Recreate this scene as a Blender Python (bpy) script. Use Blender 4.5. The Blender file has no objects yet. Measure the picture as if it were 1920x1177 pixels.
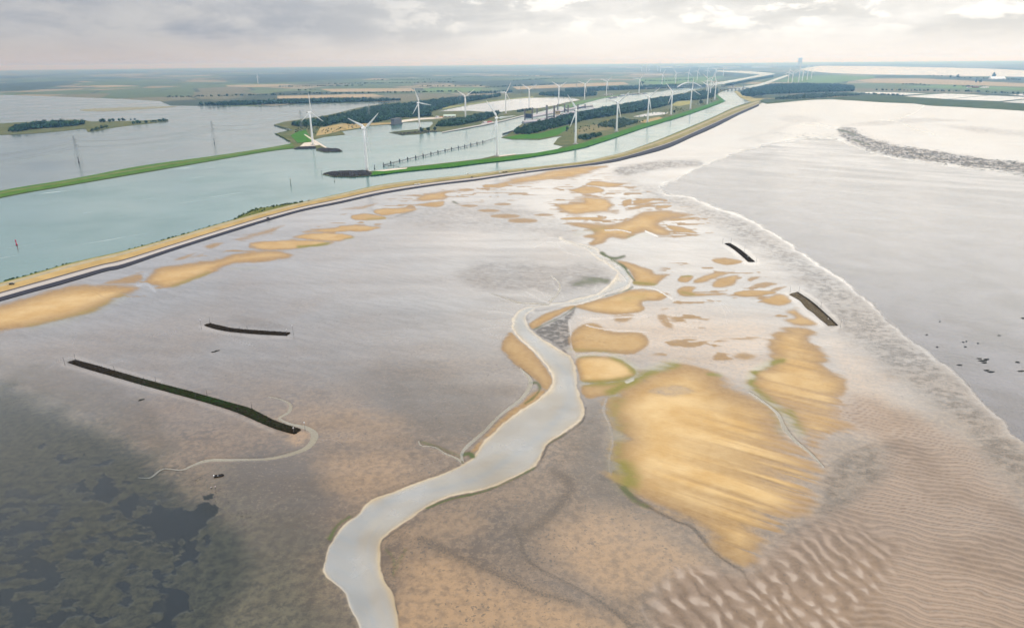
import bpy, bmesh, math, random
import numpy as np
from mathutils import Vector, Matrix

R = math.radians
random.seed(7)
RNG = np.random.default_rng(7)
scene = bpy.context.scene
COL = scene.collection

# ------------------------------------------------------------------ camera
CAM_H = 190.0
PITCH = R(20.26)
ROLL = R(0.55)
F_PX = 1280.0                       # focal length in photo pixels (24 mm on a 36 mm sensor)
CX, CY = 960.0, 588.5
_fw = np.array([0.0, math.cos(PITCH), -math.sin(PITCH)])
_r0 = np.array([1.0, 0.0, 0.0])
_u0 = np.array([0.0, math.sin(PITCH), math.cos(PITCH)])
_rt = _r0 * math.cos(ROLL) - _u0 * math.sin(ROLL)
_up = _u0 * math.cos(ROLL) + _r0 * math.sin(ROLL)

cam_data = bpy.data.cameras.new('camera')
cam_data.sensor_width = 36.0
cam_data.lens = 24.0
cam_data.clip_start = 1.0
cam_data.clip_end = 400000.0
cam = bpy.data.objects.new('camera', cam_data)
COL.objects.link(cam)
m = Matrix.Identity(4)
for i in range(3):
    m[i][0] = _rt[i]; m[i][1] = _up[i]; m[i][2] = -_fw[i]
m[2][3] = CAM_H
cam.matrix_world = m
scene.camera = cam

def G(px, py, z=0.0):
    """photo pixel -> the point of the horizontal plane at height z that it looks at"""
    px = np.asarray(px, float); py = np.asarray(py, float)
    a = (px - CX) / F_PX; b = (CY - py) / F_PX
    d = _fw + a[..., None] * _rt + b[..., None] * _up
    dz = np.minimum(d[..., 2], -1e-4)
    t = (z - CAM_H) / dz
    return np.stack([d[..., 0] * t, d[..., 1] * t, np.zeros_like(t) + z], -1)

def g1(px, py, z=0.0):
    return Vector(G(np.array(px), np.array(py), z).tolist())

def mpp(px, py):
    """metres that one photo pixel spans at that ground point, across the view"""
    p = G(np.array(px), np.array(py))
    return float(np.linalg.norm(p - np.array([0, 0, CAM_H]))) / F_PX

# ------------------------------------------------------------------ sky and sun
SUN_ELEV, SUN_AZ = R(58.0), R(33.0)          # azimuth from +Y towards +X
SUN_DIR = Vector((math.sin(SUN_AZ) * math.cos(SUN_ELEV), math.cos(SUN_AZ) * math.cos(SUN_ELEV), math.sin(SUN_ELEV)))

world = bpy.data.worlds.new('World')
scene.world = world
world.use_nodes = True
nt = world.node_tree
nt.nodes.clear()

class NG:
    """tiny helper to write node graphs as expressions"""
    def __init__(s, tree): s.t = tree
    def new(s, kind, **kw):
        n = s.t.nodes.new(kind)
        for k, v in kw.items(): setattr(n, k, v)
        return n
    def put(s, sock, v):
        if hasattr(v, 'is_output') or isinstance(v, bpy.types.NodeSocket): s.t.links.new(v, sock)
        elif v is not None: sock.default_value = v
    def math(s, op, a, b=None, c=None, clamp=False):
        n = s.new('ShaderNodeMath', operation=op, use_clamp=clamp)
        s.put(n.inputs[0], a)
        if b is not None: s.put(n.inputs[1], b)
        if c is not None: s.put(n.inputs[2], c)
        return n.outputs[0]
    def vmath(s, op, a, b=None):
        n = s.new('ShaderNodeVectorMath', operation=op)
        s.put(n.inputs[0], a)
        if b is not None: s.put(n.inputs[1], b)
        return n.outputs['Value'] if op in ('DOT_PRODUCT', 'LENGTH', 'DISTANCE') else n.outputs[0]
    def mix(s, f, a, b, blend='MIX'):
        n = s.new('ShaderNodeMix', data_type='RGBA', blend_type=blend)
        s.put(n.inputs[0], f)
        s.put(n.inputs[6], a if not isinstance(a, tuple) else (*a[:3], 1)); s.put(n.inputs[7], b if not isinstance(b, tuple) else (*b[:3], 1))
        return n.outputs[2]
    def fmix(s, f, a, b):
        n = s.new('ShaderNodeMix', data_type='FLOAT')
        s.put(n.inputs[0], f); s.put(n.inputs[2], a); s.put(n.inputs[3], b)
        return n.outputs[0]
    def ramp(s, v, lo, hi, a=0.0, b=1.0, smooth=True):
        n = s.new('ShaderNodeMapRange', interpolation_type='SMOOTHSTEP' if smooth else 'LINEAR')
        s.put(n.inputs[0], v); s.put(n.inputs[1], lo); s.put(n.inputs[2], hi); s.put(n.inputs[3], a); s.put(n.inputs[4], b)
        return n.outputs[0]
    def noise(s, vec, scale, detail=5.0, rough=0.55, dist=0.0, lac=2.0):
        n = s.new('ShaderNodeTexNoise')
        if vec is not None: s.put(n.inputs['Vector'], vec)
        n.inputs['Scale'].default_value = scale; n.inputs['Detail'].default_value = detail
        n.inputs['Roughness'].default_value = rough; n.inputs['Distortion'].default_value = dist; n.inputs['Lacunarity'].default_value = lac
        return n.outputs[0]
    def mapping(s, vec, scale=(1, 1, 1), rot=(0, 0, 0), loc=(0, 0, 0)):
        n = s.new('ShaderNodeMapping')
        s.put(n.inputs[0], vec); n.inputs['Location'].default_value = loc
        n.inputs['Rotation'].default_value = rot; n.inputs['Scale'].default_value = scale
        return n.outputs[0]
    def sep(s, vec):
        n = s.new('ShaderNodeSeparateXYZ'); s.put(n.inputs[0], vec); return n.outputs

w = NG(nt)
sky = w.new('ShaderNodeTexSky', sky_type='NISHITA')
sky.sun_disc = False
sky.sun_elevation = SUN_ELEV
sky.sun_rotation = SUN_AZ
sky.dust_density = 3.0
dirv = w.vmath('NORMALIZE', w.new('ShaderNodeTexCoord').outputs['Generated'])
dx, dy, dz = w.sep(dirv)
zc = w.math('MAXIMUM', dz, 0.0)
# a closed cloud deck, three times as bright overhead as at the horizon, brightest around the hidden sun
sund = w.math('MAXIMUM', w.vmath('DOT_PRODUCT', dirv, tuple(SUN_DIR)), 0.0)
flat_sun = Vector((SUN_DIR.x, SUN_DIR.y, 0)).normalized()
side = w.ramp(w.vmath('DOT_PRODUCT', dirv, tuple(flat_sun)), 0.45, 1.0, 0, 1)
glow = w.math('MULTIPLY', w.math('POWER', sund, 2.2), w.ramp(dz, 0.05, 0.25, 0, 1))
# cloud shapes: seen edge-on near the horizon
cl_a = w.noise(w.mapping(dirv, (2.2, 2.2, 11.0), loc=(3.1, 0.4, 1.7)), 2.0, 6, 0.55, 0.35)
cl_b = w.noise(w.mapping(dirv, (6.0, 6.0, 15.0), loc=(0.3, 5.2, 0.9)), 2.6, 9, 0.60, 0.2)
low = w.ramp(dz, 0.0, 0.045, 0, 1)
bank = w.ramp(w.math('ADD', w.math('MULTIPLY', cl_a, 0.75), w.math('MULTIPLY', cl_b, 0.25)), 0.38, 0.62, 0, 1)
puff = w.math('MULTIPLY', w.ramp(cl_b, 0.50, 0.60, 0, 1), w.ramp(dz, 0.022, 0.05, 0, 1))
grey = w.mix(side, (3.0, 3.3, 3.95), (7.0, 6.85, 6.5))
pale = w.mix(side, (5.1, 5.1, 5.2), (9.6, 9.3, 8.8))
deck = w.mix(bank, grey, pale)
deck = w.mix(w.math('MULTIPLY', puff, w.ramp(side, 0.35, 0.95, 0.12, 0.75)), deck, w.mix(side, (6.4, 6.2, 6.1), (11.5, 11.0, 10.2)))
horizon = w.mix(side, (5.6, 5.05, 4.8), (9.6, 9.0, 8.3))
veil = w.mix(low, horizon, deck)
lift = w.math('ADD', w.math('ADD', w.ramp(dz, 0.065, 0.22, 1.0, 2.45), w.ramp(dz, 0.4, 0.95, 0.0, -0.1, smooth=False)), w.math('MULTIPLY', glow, 1.25))
vs = w.new('ShaderNodeVectorMath', operation='SCALE')
w.put(vs.inputs[0], veil); w.put(vs.inputs['Scale'], lift)
clouds = w.mix(0.93, sky.outputs[0], vs.outputs[0])
bg = w.new('ShaderNodeBackground')
w.put(bg.inputs[0], clouds)
bg.inputs[1].default_value = 0.1
out = w.new('ShaderNodeOutputWorld')
nt.links.new(bg.outputs[0], out.inputs[0])
world.cycles.sampling_method = 'AUTOMATIC'

sun_data = bpy.data.lights.new('sun', 'SUN')
sun_data.energy = 1.3
sun_data.angle = R(14.0)
sun_data.color = (1.0, 0.94, 0.84)
sun = bpy.data.objects.new('sun', sun_data)
COL.objects.link(sun)
sun.rotation_euler = (-SUN_DIR).to_track_quat('-Z', 'Y').to_euler()
sun.location = (0, 0, 400)

scene.view_settings.view_transform = 'Standard'
scene.view_settings.look = 'None'
scene.view_settings.exposure = 0.16
scene.view_settings.gamma = 1.0
scene.view_settings.use_curve_mapping = False
scene.cycles.max_bounces = 6
scene.cycles.diffuse_bounces = 2
scene.cycles.glossy_bounces = 3
scene.cycles.transparent_max_bounces = 12
scene.cycles.volume_bounces = 0

# ------------------------------------------------------------------ helpers
def material(name):
    mt = bpy.data.materials.new(name)
    mt.use_nodes = True
    t = mt.node_tree
    b = t.nodes['Principled BSDF']
    return mt, NG(t), b

def plain(name, col, rough=0.6, spec=0.2, metal=0.0, var=0.0, scale=1.0):
    mt, n, b = material(name)
    b.inputs['Roughness'].default_value = rough
    b.inputs['Specular IOR Level'].default_value = spec
    b.inputs['Metallic'].default_value = metal
    if var > 0:
        co = n.new('ShaderNodeTexCoord').outputs['Object']
        nz = n.noise(co, scale, 6, 0.6)
        c = n.mix(nz, tuple(x * (1 - var) for x in col), tuple(min(1, x * (1 + var)) for x in col))
        n.put(b.inputs['Base Color'], c)
        nz2 = n.noise(co, scale * 3.1, 3)
        n.put(b.inputs['Roughness'], n.ramp(nz2, 0.3, 0.7, max(0.02, rough - 0.12), min(1, rough + 0.12)))
    else:
        b.inputs['Base Color'].default_value = (*col, 1)
    return mt

def tag(o, label=None, cat=None, group=None, kind=None):
    if label: o['label'] = label
    if cat: o['category'] = cat
    if group: o['group'] = group
    if kind: o['kind'] = kind
    return o

def mesh_obj(name, verts, faces, mat=None, parent=None, smooth=False):
    me = bpy.data.meshes.new(name)
    v = np.asarray(verts, dtype=np.float32).reshape(-1, 3)
    if isinstance(faces, np.ndarray) and faces.ndim == 2:
        nf, k = faces.shape
        me.vertices.add(len(v)); me.vertices.foreach_set('co', v.ravel())
        me.loops.add(nf * k); me.loops.foreach_set('vertex_index', faces.astype(np.int32).ravel())
        me.polygons.add(nf); me.polygons.foreach_set('loop_start', np.arange(0, nf * k, k, dtype=np.int32))
        me.polygons.foreach_set('loop_total', np.full(nf, k, np.int32))
        me.update(calc_edges=True); me.validate()
    else:
        me.from_pydata(v.tolist(), [], [list(f) for f in faces]); me.update()
    if smooth: me.polygons.foreach_set('use_smooth', np.ones(len(me.polygons), bool))
    if mat: me.materials.append(mat)
    o = bpy.data.objects.new(name, me)
    COL.objects.link(o)
    if parent: o.parent = parent
    return o

def empty(name, loc=(0, 0, 0), rz=0.0):
    o = bpy.data.objects.new(name, None)
    o.empty_display_size = 1.0
    o.location = loc; o.rotation_euler = (0, 0, rz)
    COL.objects.link(o)
    return o

def link_copy(src, name, parent=None, loc=None, rot=None, scale=None):
    o = src.copy(); o.name = name
    COL.objects.link(o)
    if parent is not None: o.parent = parent
    if loc is not None: o.location = loc
    if rot is not None: o.rotation_euler = rot
    if scale is not None: o.scale = scale
    return o

class MB:
    """collects simple shapes into one mesh"""
    def __init__(s): s.v = []; s.f = []
    def add(s, v, f):
        k = len(s.v); s.v += [tuple(p) for p in v]; s.f += [tuple(i + k for i in q) for q in f]; return s
    def box(s, x0, x1, y0, y1, z0, z1):
        v = [(x0, y0, z0), (x1, y0, z0), (x1, y1, z0), (x0, y1, z0), (x0, y0, z1), (x1, y0, z1), (x1, y1, z1), (x0, y1, z1)]
        return s.add(v, [(3, 2, 1, 0), (4, 5, 6, 7), (0, 1, 5, 4), (1, 2, 6, 5), (2, 3, 7, 6), (3, 0, 4, 7)])
    def bar(s, a, b, r0, r1=None, n=4):
        a = Vector(a); b = Vector(b); r1 = r0 if r1 is None else r1
        d = (b - a).normalized()
        u = d.cross(Vector((0, 0, 1)) if abs(d.z) < 0.9 else Vector((1, 0, 0))).normalized(); w_ = d.cross(u)
        v = []
        for p, r in ((a, r0), (b, r1)):
            for i in range(n):
                t = 2 * math.pi * (i + 0.5) / n
                v.append(p + u * (r * math.cos(t)) + w_ * (r * math.sin(t)))
        f = [(i, (i + 1) % n, n + (i + 1) % n, n + i) for i in range(n)]
        f += [tuple(range(n - 1, -1, -1)), tuple(range(n, 2 * n))]
        return s.add(v, f)
    def lathe(s, prof, n=12, o=(0, 0, 0)):
        v = []; f = []
        for r, z in prof:
            for i in range(n):
                t = 2 * math.pi * i / n
                v.append((o[0] + r * math.cos(t), o[1] + r * math.sin(t), o[2] + z))
        for k in range(len(prof) - 1):
            for i in range(n):
                f.append((k * n + i, k * n + (i + 1) % n, (k + 1) * n + (i + 1) % n, (k + 1) * n + i))
        f += [tuple(range(n - 1, -1, -1)), tuple((len(prof) - 1) * n + i for i in range(n))]
        return s.add(v, f)
    def prism(s, poly, z0, z1):
        n = len(poly)
        v = [(x, y, z0) for x, y in poly] + [(x, y, z1) for x, y in poly]
        f = [(i, (i + 1) % n, n + (i + 1) % n, n + i) for i in range(n)]
        f += [tuple(range(n - 1, -1, -1)), tuple(range(n, 2 * n))]
        return s.add(v, f)
    def build(s, name, mat, parent=None, smooth=False):
        return mesh_obj(name, s.v, s.f, mat, parent, smooth)

def smooth_line(pts, closed=False, n=6):
    """Catmull-Rom through the traced points"""
    p = np.asarray(pts, float); m_ = len(p); out_ = []
    rng_ = range(m_ if closed else m_ - 1)
    for i in rng_:
        if closed: a, b, c, d = p[(i - 1) % m_], p[i], p[(i + 1) % m_], p[(i + 2) % m_]
        else: a, b, c, d = p[max(i - 1, 0)], p[i], p[i + 1], p[min(i + 2, m_ - 1)]
        for k in range(n):
            t = k / n
            out_.append(0.5 * (2 * b + (c - a) * t + (2 * a - 5 * b + 4 * c - d) * t * t + (-a + 3 * b - 3 * c + d) * t ** 3))
    if not closed: out_.append(p[-1])
    return np.array(out_)

def inside(poly, x, y):
    """even-odd test of many points against one polygon"""
    poly = np.asarray(poly, float)
    r = np.zeros(x.shape, bool)
    x0, y0 = poly[-1]
    for x1, y1 in poly:
        if y1 != y0:
            c = ((y0 > y) != (y1 > y)) & (x < (x1 - x0) * (y - y0) / (y1 - y0) + x0)
            r ^= c
        x0, y0 = x1, y1
    return r

def seg_dist(line, x, y, closed=False, ay=1.0):
    line = np.asarray(line, float); d = np.full(x.shape, 1e9)
    pts = list(line) + ([line[0]] if closed else [])
    for (x0, y0), (x1, y1) in zip(pts[:-1], pts[1:]):
        ex, ey = x1 - x0, (y1 - y0) * ay
        L = ex * ex + ey * ey + 1e-9
        qx, qy = x - x0, (y - y0) * ay
        t = np.clip((qx * ex + qy * ey) / L, 0, 1)
        d = np.minimum(d, (qx - t * ex) ** 2 + (qy - t * ey) ** 2)
    return np.sqrt(d)
# ------------------------------------------------------------------ noise on arrays
def vnoise(x, y, seed=0):
    xi = np.floor(x).astype(np.int64); yi = np.floor(y).astype(np.int64)
    fx = x - xi; fy = y - yi
    fx = fx * fx * (3 - 2 * fx); fy = fy * fy * (3 - 2 * fy)
    def h(a, b):
        n = (a * 374761393 + b * 668265263 + seed * 1442695041) & 0xffffffff
        n = ((n ^ (n >> 13)) * 1274126177) & 0xffffffff
        return ((n ^ (n >> 16)) & 0xffff) / 65535.0
    return (h(xi, yi) * (1 - fx) + h(xi + 1, yi) * fx) * (1 - fy) + (h(xi, yi + 1) * (1 - fx) + h(xi + 1, yi + 1) * fx) * fy

def fbm(x, y, seed=0, octs=4):
    s = np.zeros_like(x); a = 0.5; t = 0
    for k in range(octs):
        s += a * vnoise(x, y, seed + k); t += a; a *= 0.5; x = x * 2.03 + 3.1; y = y * 2.03 + 1.7
    return s / t

def sstep(v, a, b):
    t = np.clip((v - a) / (b - a), 0, 1)
    return t * t * (3 - 2 * t)

# ------------------------------------------------------------------ the sea dike, traced: foot on the flat, edge on the canal
DIKE_FOOT = [(-420, 680), (-200, 622), (-60, 584), (0, 567), (52, 552), (104, 538), (156, 523), (200, 510), (233, 503), (320, 473), (417, 442), (500, 416),
             (567, 397), (640, 382), (707, 367), (773, 355.5), (823, 348), (890, 340), (938, 332.5), (985, 325.5), (1040, 319), (1094, 313),
             (1126, 310), (1160, 304), (1209, 292.5), (1251, 281), (1294, 261.5), (1339, 242), (1378, 221), (1423, 200), (1438, 193)]
DIKE_CANAL = [(-420, 634), (-200, 580), (-60, 546), (0, 530), (52, 516), (104, 501), (133, 493), (180, 482), (233, 470), (333, 443), (383, 428), (480, 401),
              (560, 381), (640, 363), (707, 348), (773, 339), (848, 331), (907, 324), (960, 317.5), (1016, 312), (1040, 309), (1094, 303),
              (1153, 290), (1187, 280), (1237, 261.5), (1277, 245), (1327, 224), (1378, 201), (1406, 192.5), (1424, 187)]

# ------------------------------------------------------------------ tidal flat
FLAT_EDGE = [(x, y - 5) for x, y in DIKE_FOOT] + [(1470, 188), (1560, 182), (1640, 187), (1700, 189), (1740, 192), (1800, 196), (1920, 201), (2330, 226),
             (2330, 1495), (-415, 1495)]
gx = np.concatenate([np.arange(-414, -20, 14.0), np.arange(-20, 1940, 2.0), np.arange(1940, 2330, 14.0)])
gy = np.concatenate([np.arange(180, 340, 1.3), np.arange(340, 600, 1.7), np.arange(600, 1190, 2.0), np.arange(1190, 1500, 12.0)])
PX, PY = np.meshgrid(gx, gy)
SH = PX.shape
keep = inside(FLAT_EDGE, PX.ravel(), PY.ravel()).reshape(SH)
P0 = G(PX, PY, 0.0)
MX, MY = P0[..., 0], P0[..., 1]                      # metres on the ground
n_big = fbm(MX / 60, MY / 60, 11, 5)
n_mid = fbm(MX / 14, MY / 14, 23, 4)
n_fine = fbm(MX / 3.1, MY / 3.1, 31, 3)
# noise drawn out along the run-off direction (down-right on the chart)
_c, _s = math.cos(R(34)), math.sin(R(34))
SU, SV = MX * _c - MY * _s, MX * _s + MY * _c
n_streak = fbm(SU / 60, SV / 7.5, 41, 3)
n_hstreak = fbm(MX / 90, MY / 14, 43, 4)

def region(poly, soft, jitter=0.0, noise=None, close=True, smooth=True, ay=1.6):
    """0..1 mask of a traced patch, its edge softened over `soft` chart pixels"""
    pl = smooth_line(poly, True, 5) if smooth else np.asarray(poly, float)
    pad = soft + jitter + 4
    x0, y0 = pl.min(0) - pad; x1, y1 = pl.max(0) + pad
    sel = (PX >= x0) & (PX <= x1) & (PY >= y0) & (PY <= y1)
    out_ = np.zeros(SH)
    x, y = PX[sel], PY[sel]
    d = seg_dist(pl, x, y, True, ay)
    d = np.where(inside(pl, x, y), d, -d)
    if jitter: d = d + ((n_mid if noise is None else noise)[sel] - 0.5) * 2 * jitter
    out_[sel] = sstep(d, -soft * 0.5, soft * 0.5)
    return out_

def stroke(line, width, soft=None, jitter=0.0, ay=1.6, taper=False):
    pl = smooth_line(line, False, 5)
    soft = width if soft is None else soft
    pad = width + soft + jitter + 3
    x0, y0 = pl.min(0) - pad; x1, y1 = pl.max(0) + pad
    sel = (PX >= x0) & (PX <= x1) & (PY >= y0) & (PY <= y1)
    out_ = np.zeros(SH)
    d = width * 0.5 - seg_dist(pl, PX[sel], PY[sel], False, ay)
    if jitter: d = d + (n_mid[sel] - 0.5) * 2 * jitter
    out_[sel] = sstep(d, -soft * 0.5, soft * 0.5)
    return out_

sand = np.zeros(SH); dry = np.zeros(SH); algae = np.zeros(SH); dark = np.zeros(SH)
bed = np.zeros(SH); film = np.zeros(SH); weed = np.zeros(SH); green = np.zeros(SH)

# -- sand banks: (outline, edge softness, noise on the edge, kind of edge, how dry)
BANKS = [
    # the big bank and its neighbours right of the creek
    ([(1147, 745), (1160, 728), (1185, 712), (1213, 694), (1253, 684), (1287, 680), (1320, 690), (1345, 704), (1366, 725), (1407, 742), (1440, 756), (1460, 770),
      (1466, 795), (1483, 822), (1518, 846), (1543, 872), (1550, 892), (1533, 925), (1520, 946), (1480, 985), (1440, 1015), (1420, 1050), (1393, 1068), (1360, 1050),
      (1340, 1030), (1327, 1010), (1300, 985), (1267, 970), (1210, 942), (1170, 913), (1154, 885), (1150, 855), (1157, 825), (1155, 805), (1145, 788), (1135, 770)], 14, 5, 'streak', 1.0),
    ([(1083, 672), (1123, 667), (1163, 673), (1187, 690), (1192, 703), (1160, 714), (1097, 718), (1083, 703)], 9, 2, None, 0.9),
    ([(1092, 722), (1150, 716), (1190, 708), (1215, 697), (1200, 725), (1160, 738), (1130, 742), (1100, 747)], 12, 2, None, 0.3),
    ([(1443, 630), (1463, 615), (1517, 615), (1525, 640), (1548, 665), (1556, 693), (1590, 712), (1580, 750), (1590, 785), (1610, 812), (1567, 815), (1533, 838), (1513, 833),
      (1493, 803), (1473, 773), (1427, 744), (1407, 718), (1413, 697), (1443, 680), (1436, 650)], 16, 11, 'streak', 0.8),
    ([(1067, 642), (1078, 618), (1110, 607), (1150, 622), (1196, 622), (1214, 640), (1190, 664), (1120, 661), (1080, 660)], 12, 5, 'h', 0.5),
    ([(1077, 573), (1129, 559), (1171, 547), (1190, 542), (1225, 543), (1254, 552), (1235, 563), (1205, 566), (1208, 580), (1181, 588), (1140, 588), (1098, 581)], 8, 3, 'h', 0.7),
    ([(1147, 487), (1177, 492), (1219, 505), (1229, 513), (1258, 514), (1240, 524), (1227, 536), (1189, 533), (1187, 520), (1174, 503)], 6, 3, 'h', 0.6),
    ([(998, 617), (992, 607), (1008, 595), (1046, 579), (1077, 571), (1075, 578), (1052, 590), (1017, 608)], 6, 1, None, 0.6),
    # left bank of the creek
    ([(945, 662), (940, 645), (950, 628), (962, 626), (990, 650), (1015, 680), (1034, 708), (1034, 728), (1022, 733), (1003, 708), (973, 687)], 8, 2, None, 0.35),
    ([(884, 846), (903, 822), (937, 790), (975, 757), (1000, 735), (1022, 728), (1030, 735), (1000, 770), (960, 800), (920, 835)], 8, 2, None, 0.35),
    # fan of banks at the head of the creek
    ([(940, 342), (1000, 327), (1062, 315), (1125, 311), (1134, 313), (1087, 330), (1062, 335), (1021, 338), (960, 346)], 6, 3, 'h', 0.6),
    ([(1098, 345), (1117, 340), (1146, 343), (1167, 347), (1142, 351), (1112, 349)], 4, 3, 'h', 0.5),
    ([(1067, 358), (1092, 350), (1117, 350), (1133, 359), (1100, 364), (1081, 361)], 4, 2, 'h', 0.5),
    ([(1044, 385), (1070, 381), (1094, 377), (1076, 371), (1108, 368), (1137, 372), (1149, 384), (1144, 394), (1156, 398), (1117, 399), (1079, 403), (1060, 398)], 4, 3, 'h', 0.7),
    ([(1050, 410), (1079, 407), (1135, 409), (1117, 412), (1070, 412)], 3, 2, 'h', 0.4),
    ([(1062, 417), (1100, 419), (1146, 421), (1179, 411), (1198, 400), (1240, 394), (1262, 397), (1296, 404), (1254, 411), (1235, 419), (1250, 430), (1259, 441), (1233, 442),
      (1210, 435), (1187, 442), (1171, 448), (1146, 445), (1129, 455), (1104, 461), (1112, 449), (1096, 443), (1112, 435), (1083, 425)], 4, 3, 'h', 0.7),
    ([(1167, 378), (1183, 373), (1182, 382), (1170, 388)], 3, 1, 'h', 0.3),
    ([(1188, 376), (1208, 372), (1229, 373), (1208, 382), (1190, 381)], 3, 1, 'h', 0.3),
    ([(1173, 394), (1194, 386), (1240, 379), (1200, 391)], 3, 1, 'h', 0.3),
    ([(1227, 391), (1235, 386), (1260, 385), (1250, 390)], 3, 1, 'h', 0.3),
    ([(1250, 423), (1277, 426), (1308, 437), (1283, 436), (1262, 432)], 4, 2, 'h', 0.4),
    ([(1252, 412), (1300, 407), (1308, 409), (1270, 414)], 3, 1, 'h', 0.3),
    # small drops between creek and reefs
    ([(1300, 528), (1333, 512), (1378, 509), (1350, 519), (1317, 529)], 5, 2, None, 0.4),
    ([(1335, 538), (1342, 525), (1382, 516), (1375, 532), (1354, 540)], 5, 2, None, 0.4),
    ([(1273, 526), (1277, 517), (1299, 517), (1290, 528)], 7, 2, None, 0.3),
    ([(1269, 546), (1279, 538), (1304, 538), (1302, 548), (1362, 551), (1317, 555), (1283, 555)], 6, 2, 'h', 0.3),
    ([(1376, 550), (1404, 544), (1457, 548), (1408, 556)], 4, 1, None, 0.4),
    ([(1424, 564), (1450, 553), (1472, 552), (1484, 567), (1460, 574)], 5, 1, None, 0.5),
    ([(1470, 584), (1490, 580), (1504, 590), (1532, 607), (1496, 610), (1468, 601), (1490, 594)], 6, 2, None, 0.5),
    ([(1334, 488), (1358, 484), (1393, 490), (1362, 497)], 4, 2, 'h', 0.3),
    ([(1400, 524), (1410, 518), (1427, 519), (1408, 528)], 4, 1, None, 0.2),
    ([(1407, 537), (1435, 528), (1459, 532), (1435, 539)], 4, 1, None, 0.2),
    ([(1440, 547), (1455, 538), (1478, 536), (1462, 545)], 4, 1, None, 0.2),
    ([(1150, 592), (1170, 588), (1190, 592), (1175, 603), (1155, 602)], 10, 3, 'h', 0.2),
    ([(1230, 592), (1250, 590), (1262, 615), (1245, 612)], 12, 3, None, 0.2),
    ([(1370, 668), (1400, 660), (1420, 668), (1395, 676)], 14, 3, None, 0.15),
    # banks along the dike
    ([(-60, 590), (0, 572), (50, 558), (95, 545), (140, 537), (200, 535), (247, 535), (258, 541), (240, 551), (200, 571), (133, 596), (60, 612), (0, 622), (-80, 640)], 10, 3, None, 0.8),
    ([(270, 531), (283, 513), (307, 500), (400, 488), (450, 475), (507, 468), (551, 477), (533, 485), (433, 497), (383, 517), (320, 539), (293, 537)], 8, 3, None, 0.7),
    ([(195, 531), (225, 522), (262, 513), (270, 523), (250, 532), (215, 533)], 8, 3, None, 0.2),
    ([(465, 460), (493, 453), (550, 450), (619, 453), (613, 458), (550, 467), (500, 469)], 6, 2, None, 0.6),
    ([(548, 445), (587, 437), (635, 437), (664, 445), (640, 451), (608, 452)], 5, 2, None, 0.6),
    ([(567, 436), (587, 431), (629, 427), (646, 422), (712, 425), (692, 433), (629, 435)], 5, 2, None, 0.5),
    ([(660, 404), (696, 401), (725, 409), (702, 413), (667, 413)], 5, 2, None, 0.4),
    ([(700, 395), (725, 390), (785, 392), (733, 403), (708, 402)], 5, 2, None, 0.5),
    ([(780, 372), (807, 363), (873, 354), (890, 355), (842, 362), (834, 373), (790, 376)], 5, 2, None, 0.5),
    ([(783, 384), (832, 377), (825, 388)], 6, 2, None, 0.3),
    ([(440, 447), (480, 436), (532, 423), (500, 440), (455, 450)], 7, 3, None, 0.15),
    ([(380, 463), (400, 456), (420, 455), (400, 466)], 7, 2, None, 0.15),
    ([(325, 487), (350, 478), (372, 472), (345, 487)], 7, 2, None, 0.15),
    ([(905, 348), (935, 344), (955, 345), (940, 352), (915, 352)], 5, 2, None, 0.3),
    ([(640, 392), (690, 384), (710, 380), (680, 392)], 8, 2, None, 0.1),
]
for cx_, cy_, rx_, ry_ in [(880, 386, 17, 2.6), (917, 395, 23, 3.4), (947, 405, 29, 4.6), (980, 414, 30, 5), (1020, 403, 20, 2.6), (943, 383, 18, 2.8), (973, 363, 20, 2.6)]:
    BANKS.append(([(cx_ + rx_ * math.cos(t), cy_ + ry_ * math.sin(t)) for t in np.linspace(0, 2 * math.pi, 9)[:-1]], 3, 1, 'h', 0.0))
for pl, soft, jit, kind, dr in BANKS:
    nz = {'streak': n_streak, 'h': n_hstreak, None: n_mid}[kind]
    pl_ = np.array(pl); r_ = min(np.ptp(pl_[:, 0]), np.ptp(pl_[:, 1]) * 1.6)
    big = r_ > 60
    mk = region(pl, max(soft * 1.6, r_ * (0.20 if big else 0.55)), max(jit * 1.6, r_ * (0.06 if big else 0.16)), 0.5 * nz + 0.5 * (n_streak if kind == 'streak' else n_mid))
    sand = np.maximum(sand, mk * (0.72 if dr <= 0.2 else 1.0))
    if dr > 0.25:
        inner = region(pl, r_ * 0.55, jit * 1.5, nz)
        dry = np.maximum(dry, dr * sstep(inner, 0.5, 1.0))
# run-off streaks comb the banks towards their low, seaward side
comb = fbm(SU / 75, SV / 4.2, 47, 3)
_run = np.clip((PX - 1230) / 260 + (PY - 800) / 330, 0, 1) * sstep(PX, 1120, 1250) * sstep(PY, 600, 660)
dry *= 1 - 0.72 * _run * sstep(comb, 0.36, 0.66)
sand *= 1 - 0.75 * np.clip((PX - 1380) / 200 + (PY - 850) / 260, 0, 1) * sstep(PX, 1300, 1420) * sstep(comb, 0.50, 0.66) * sstep(PY, 600, 660)
# small stray streaks of sand between the banks
_sf = fbm(MX / 24, MY / 9, 53, 4)
for pl, soft, th in [([(1040, 345), (1130, 325), (1200, 350), (1330, 400), (1330, 450), (1240, 450), (1090, 440), (1030, 400)], 40, .60), ([(1240, 500), (1350, 480), (1460, 510), (1500, 600), (1400, 640), (1260, 610)], 50, .62),
                     ([(640, 400), (780, 360), (950, 340), (1030, 350), (960, 380), (800, 390), (700, 430), (560, 455)], 30, .60), ([(1200, 640), (1350, 630), (1430, 700), (1380, 730), (1250, 680)], 50, .60), ([(150, 540), (400, 470), (560, 420), (640, 400), (600, 440), (430, 500), (260, 560)], 30, .62)]:
    sand = np.maximum(sand, 0.75 * region(pl, soft, 8) * sstep(_sf, th, th + 0.07))
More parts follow.
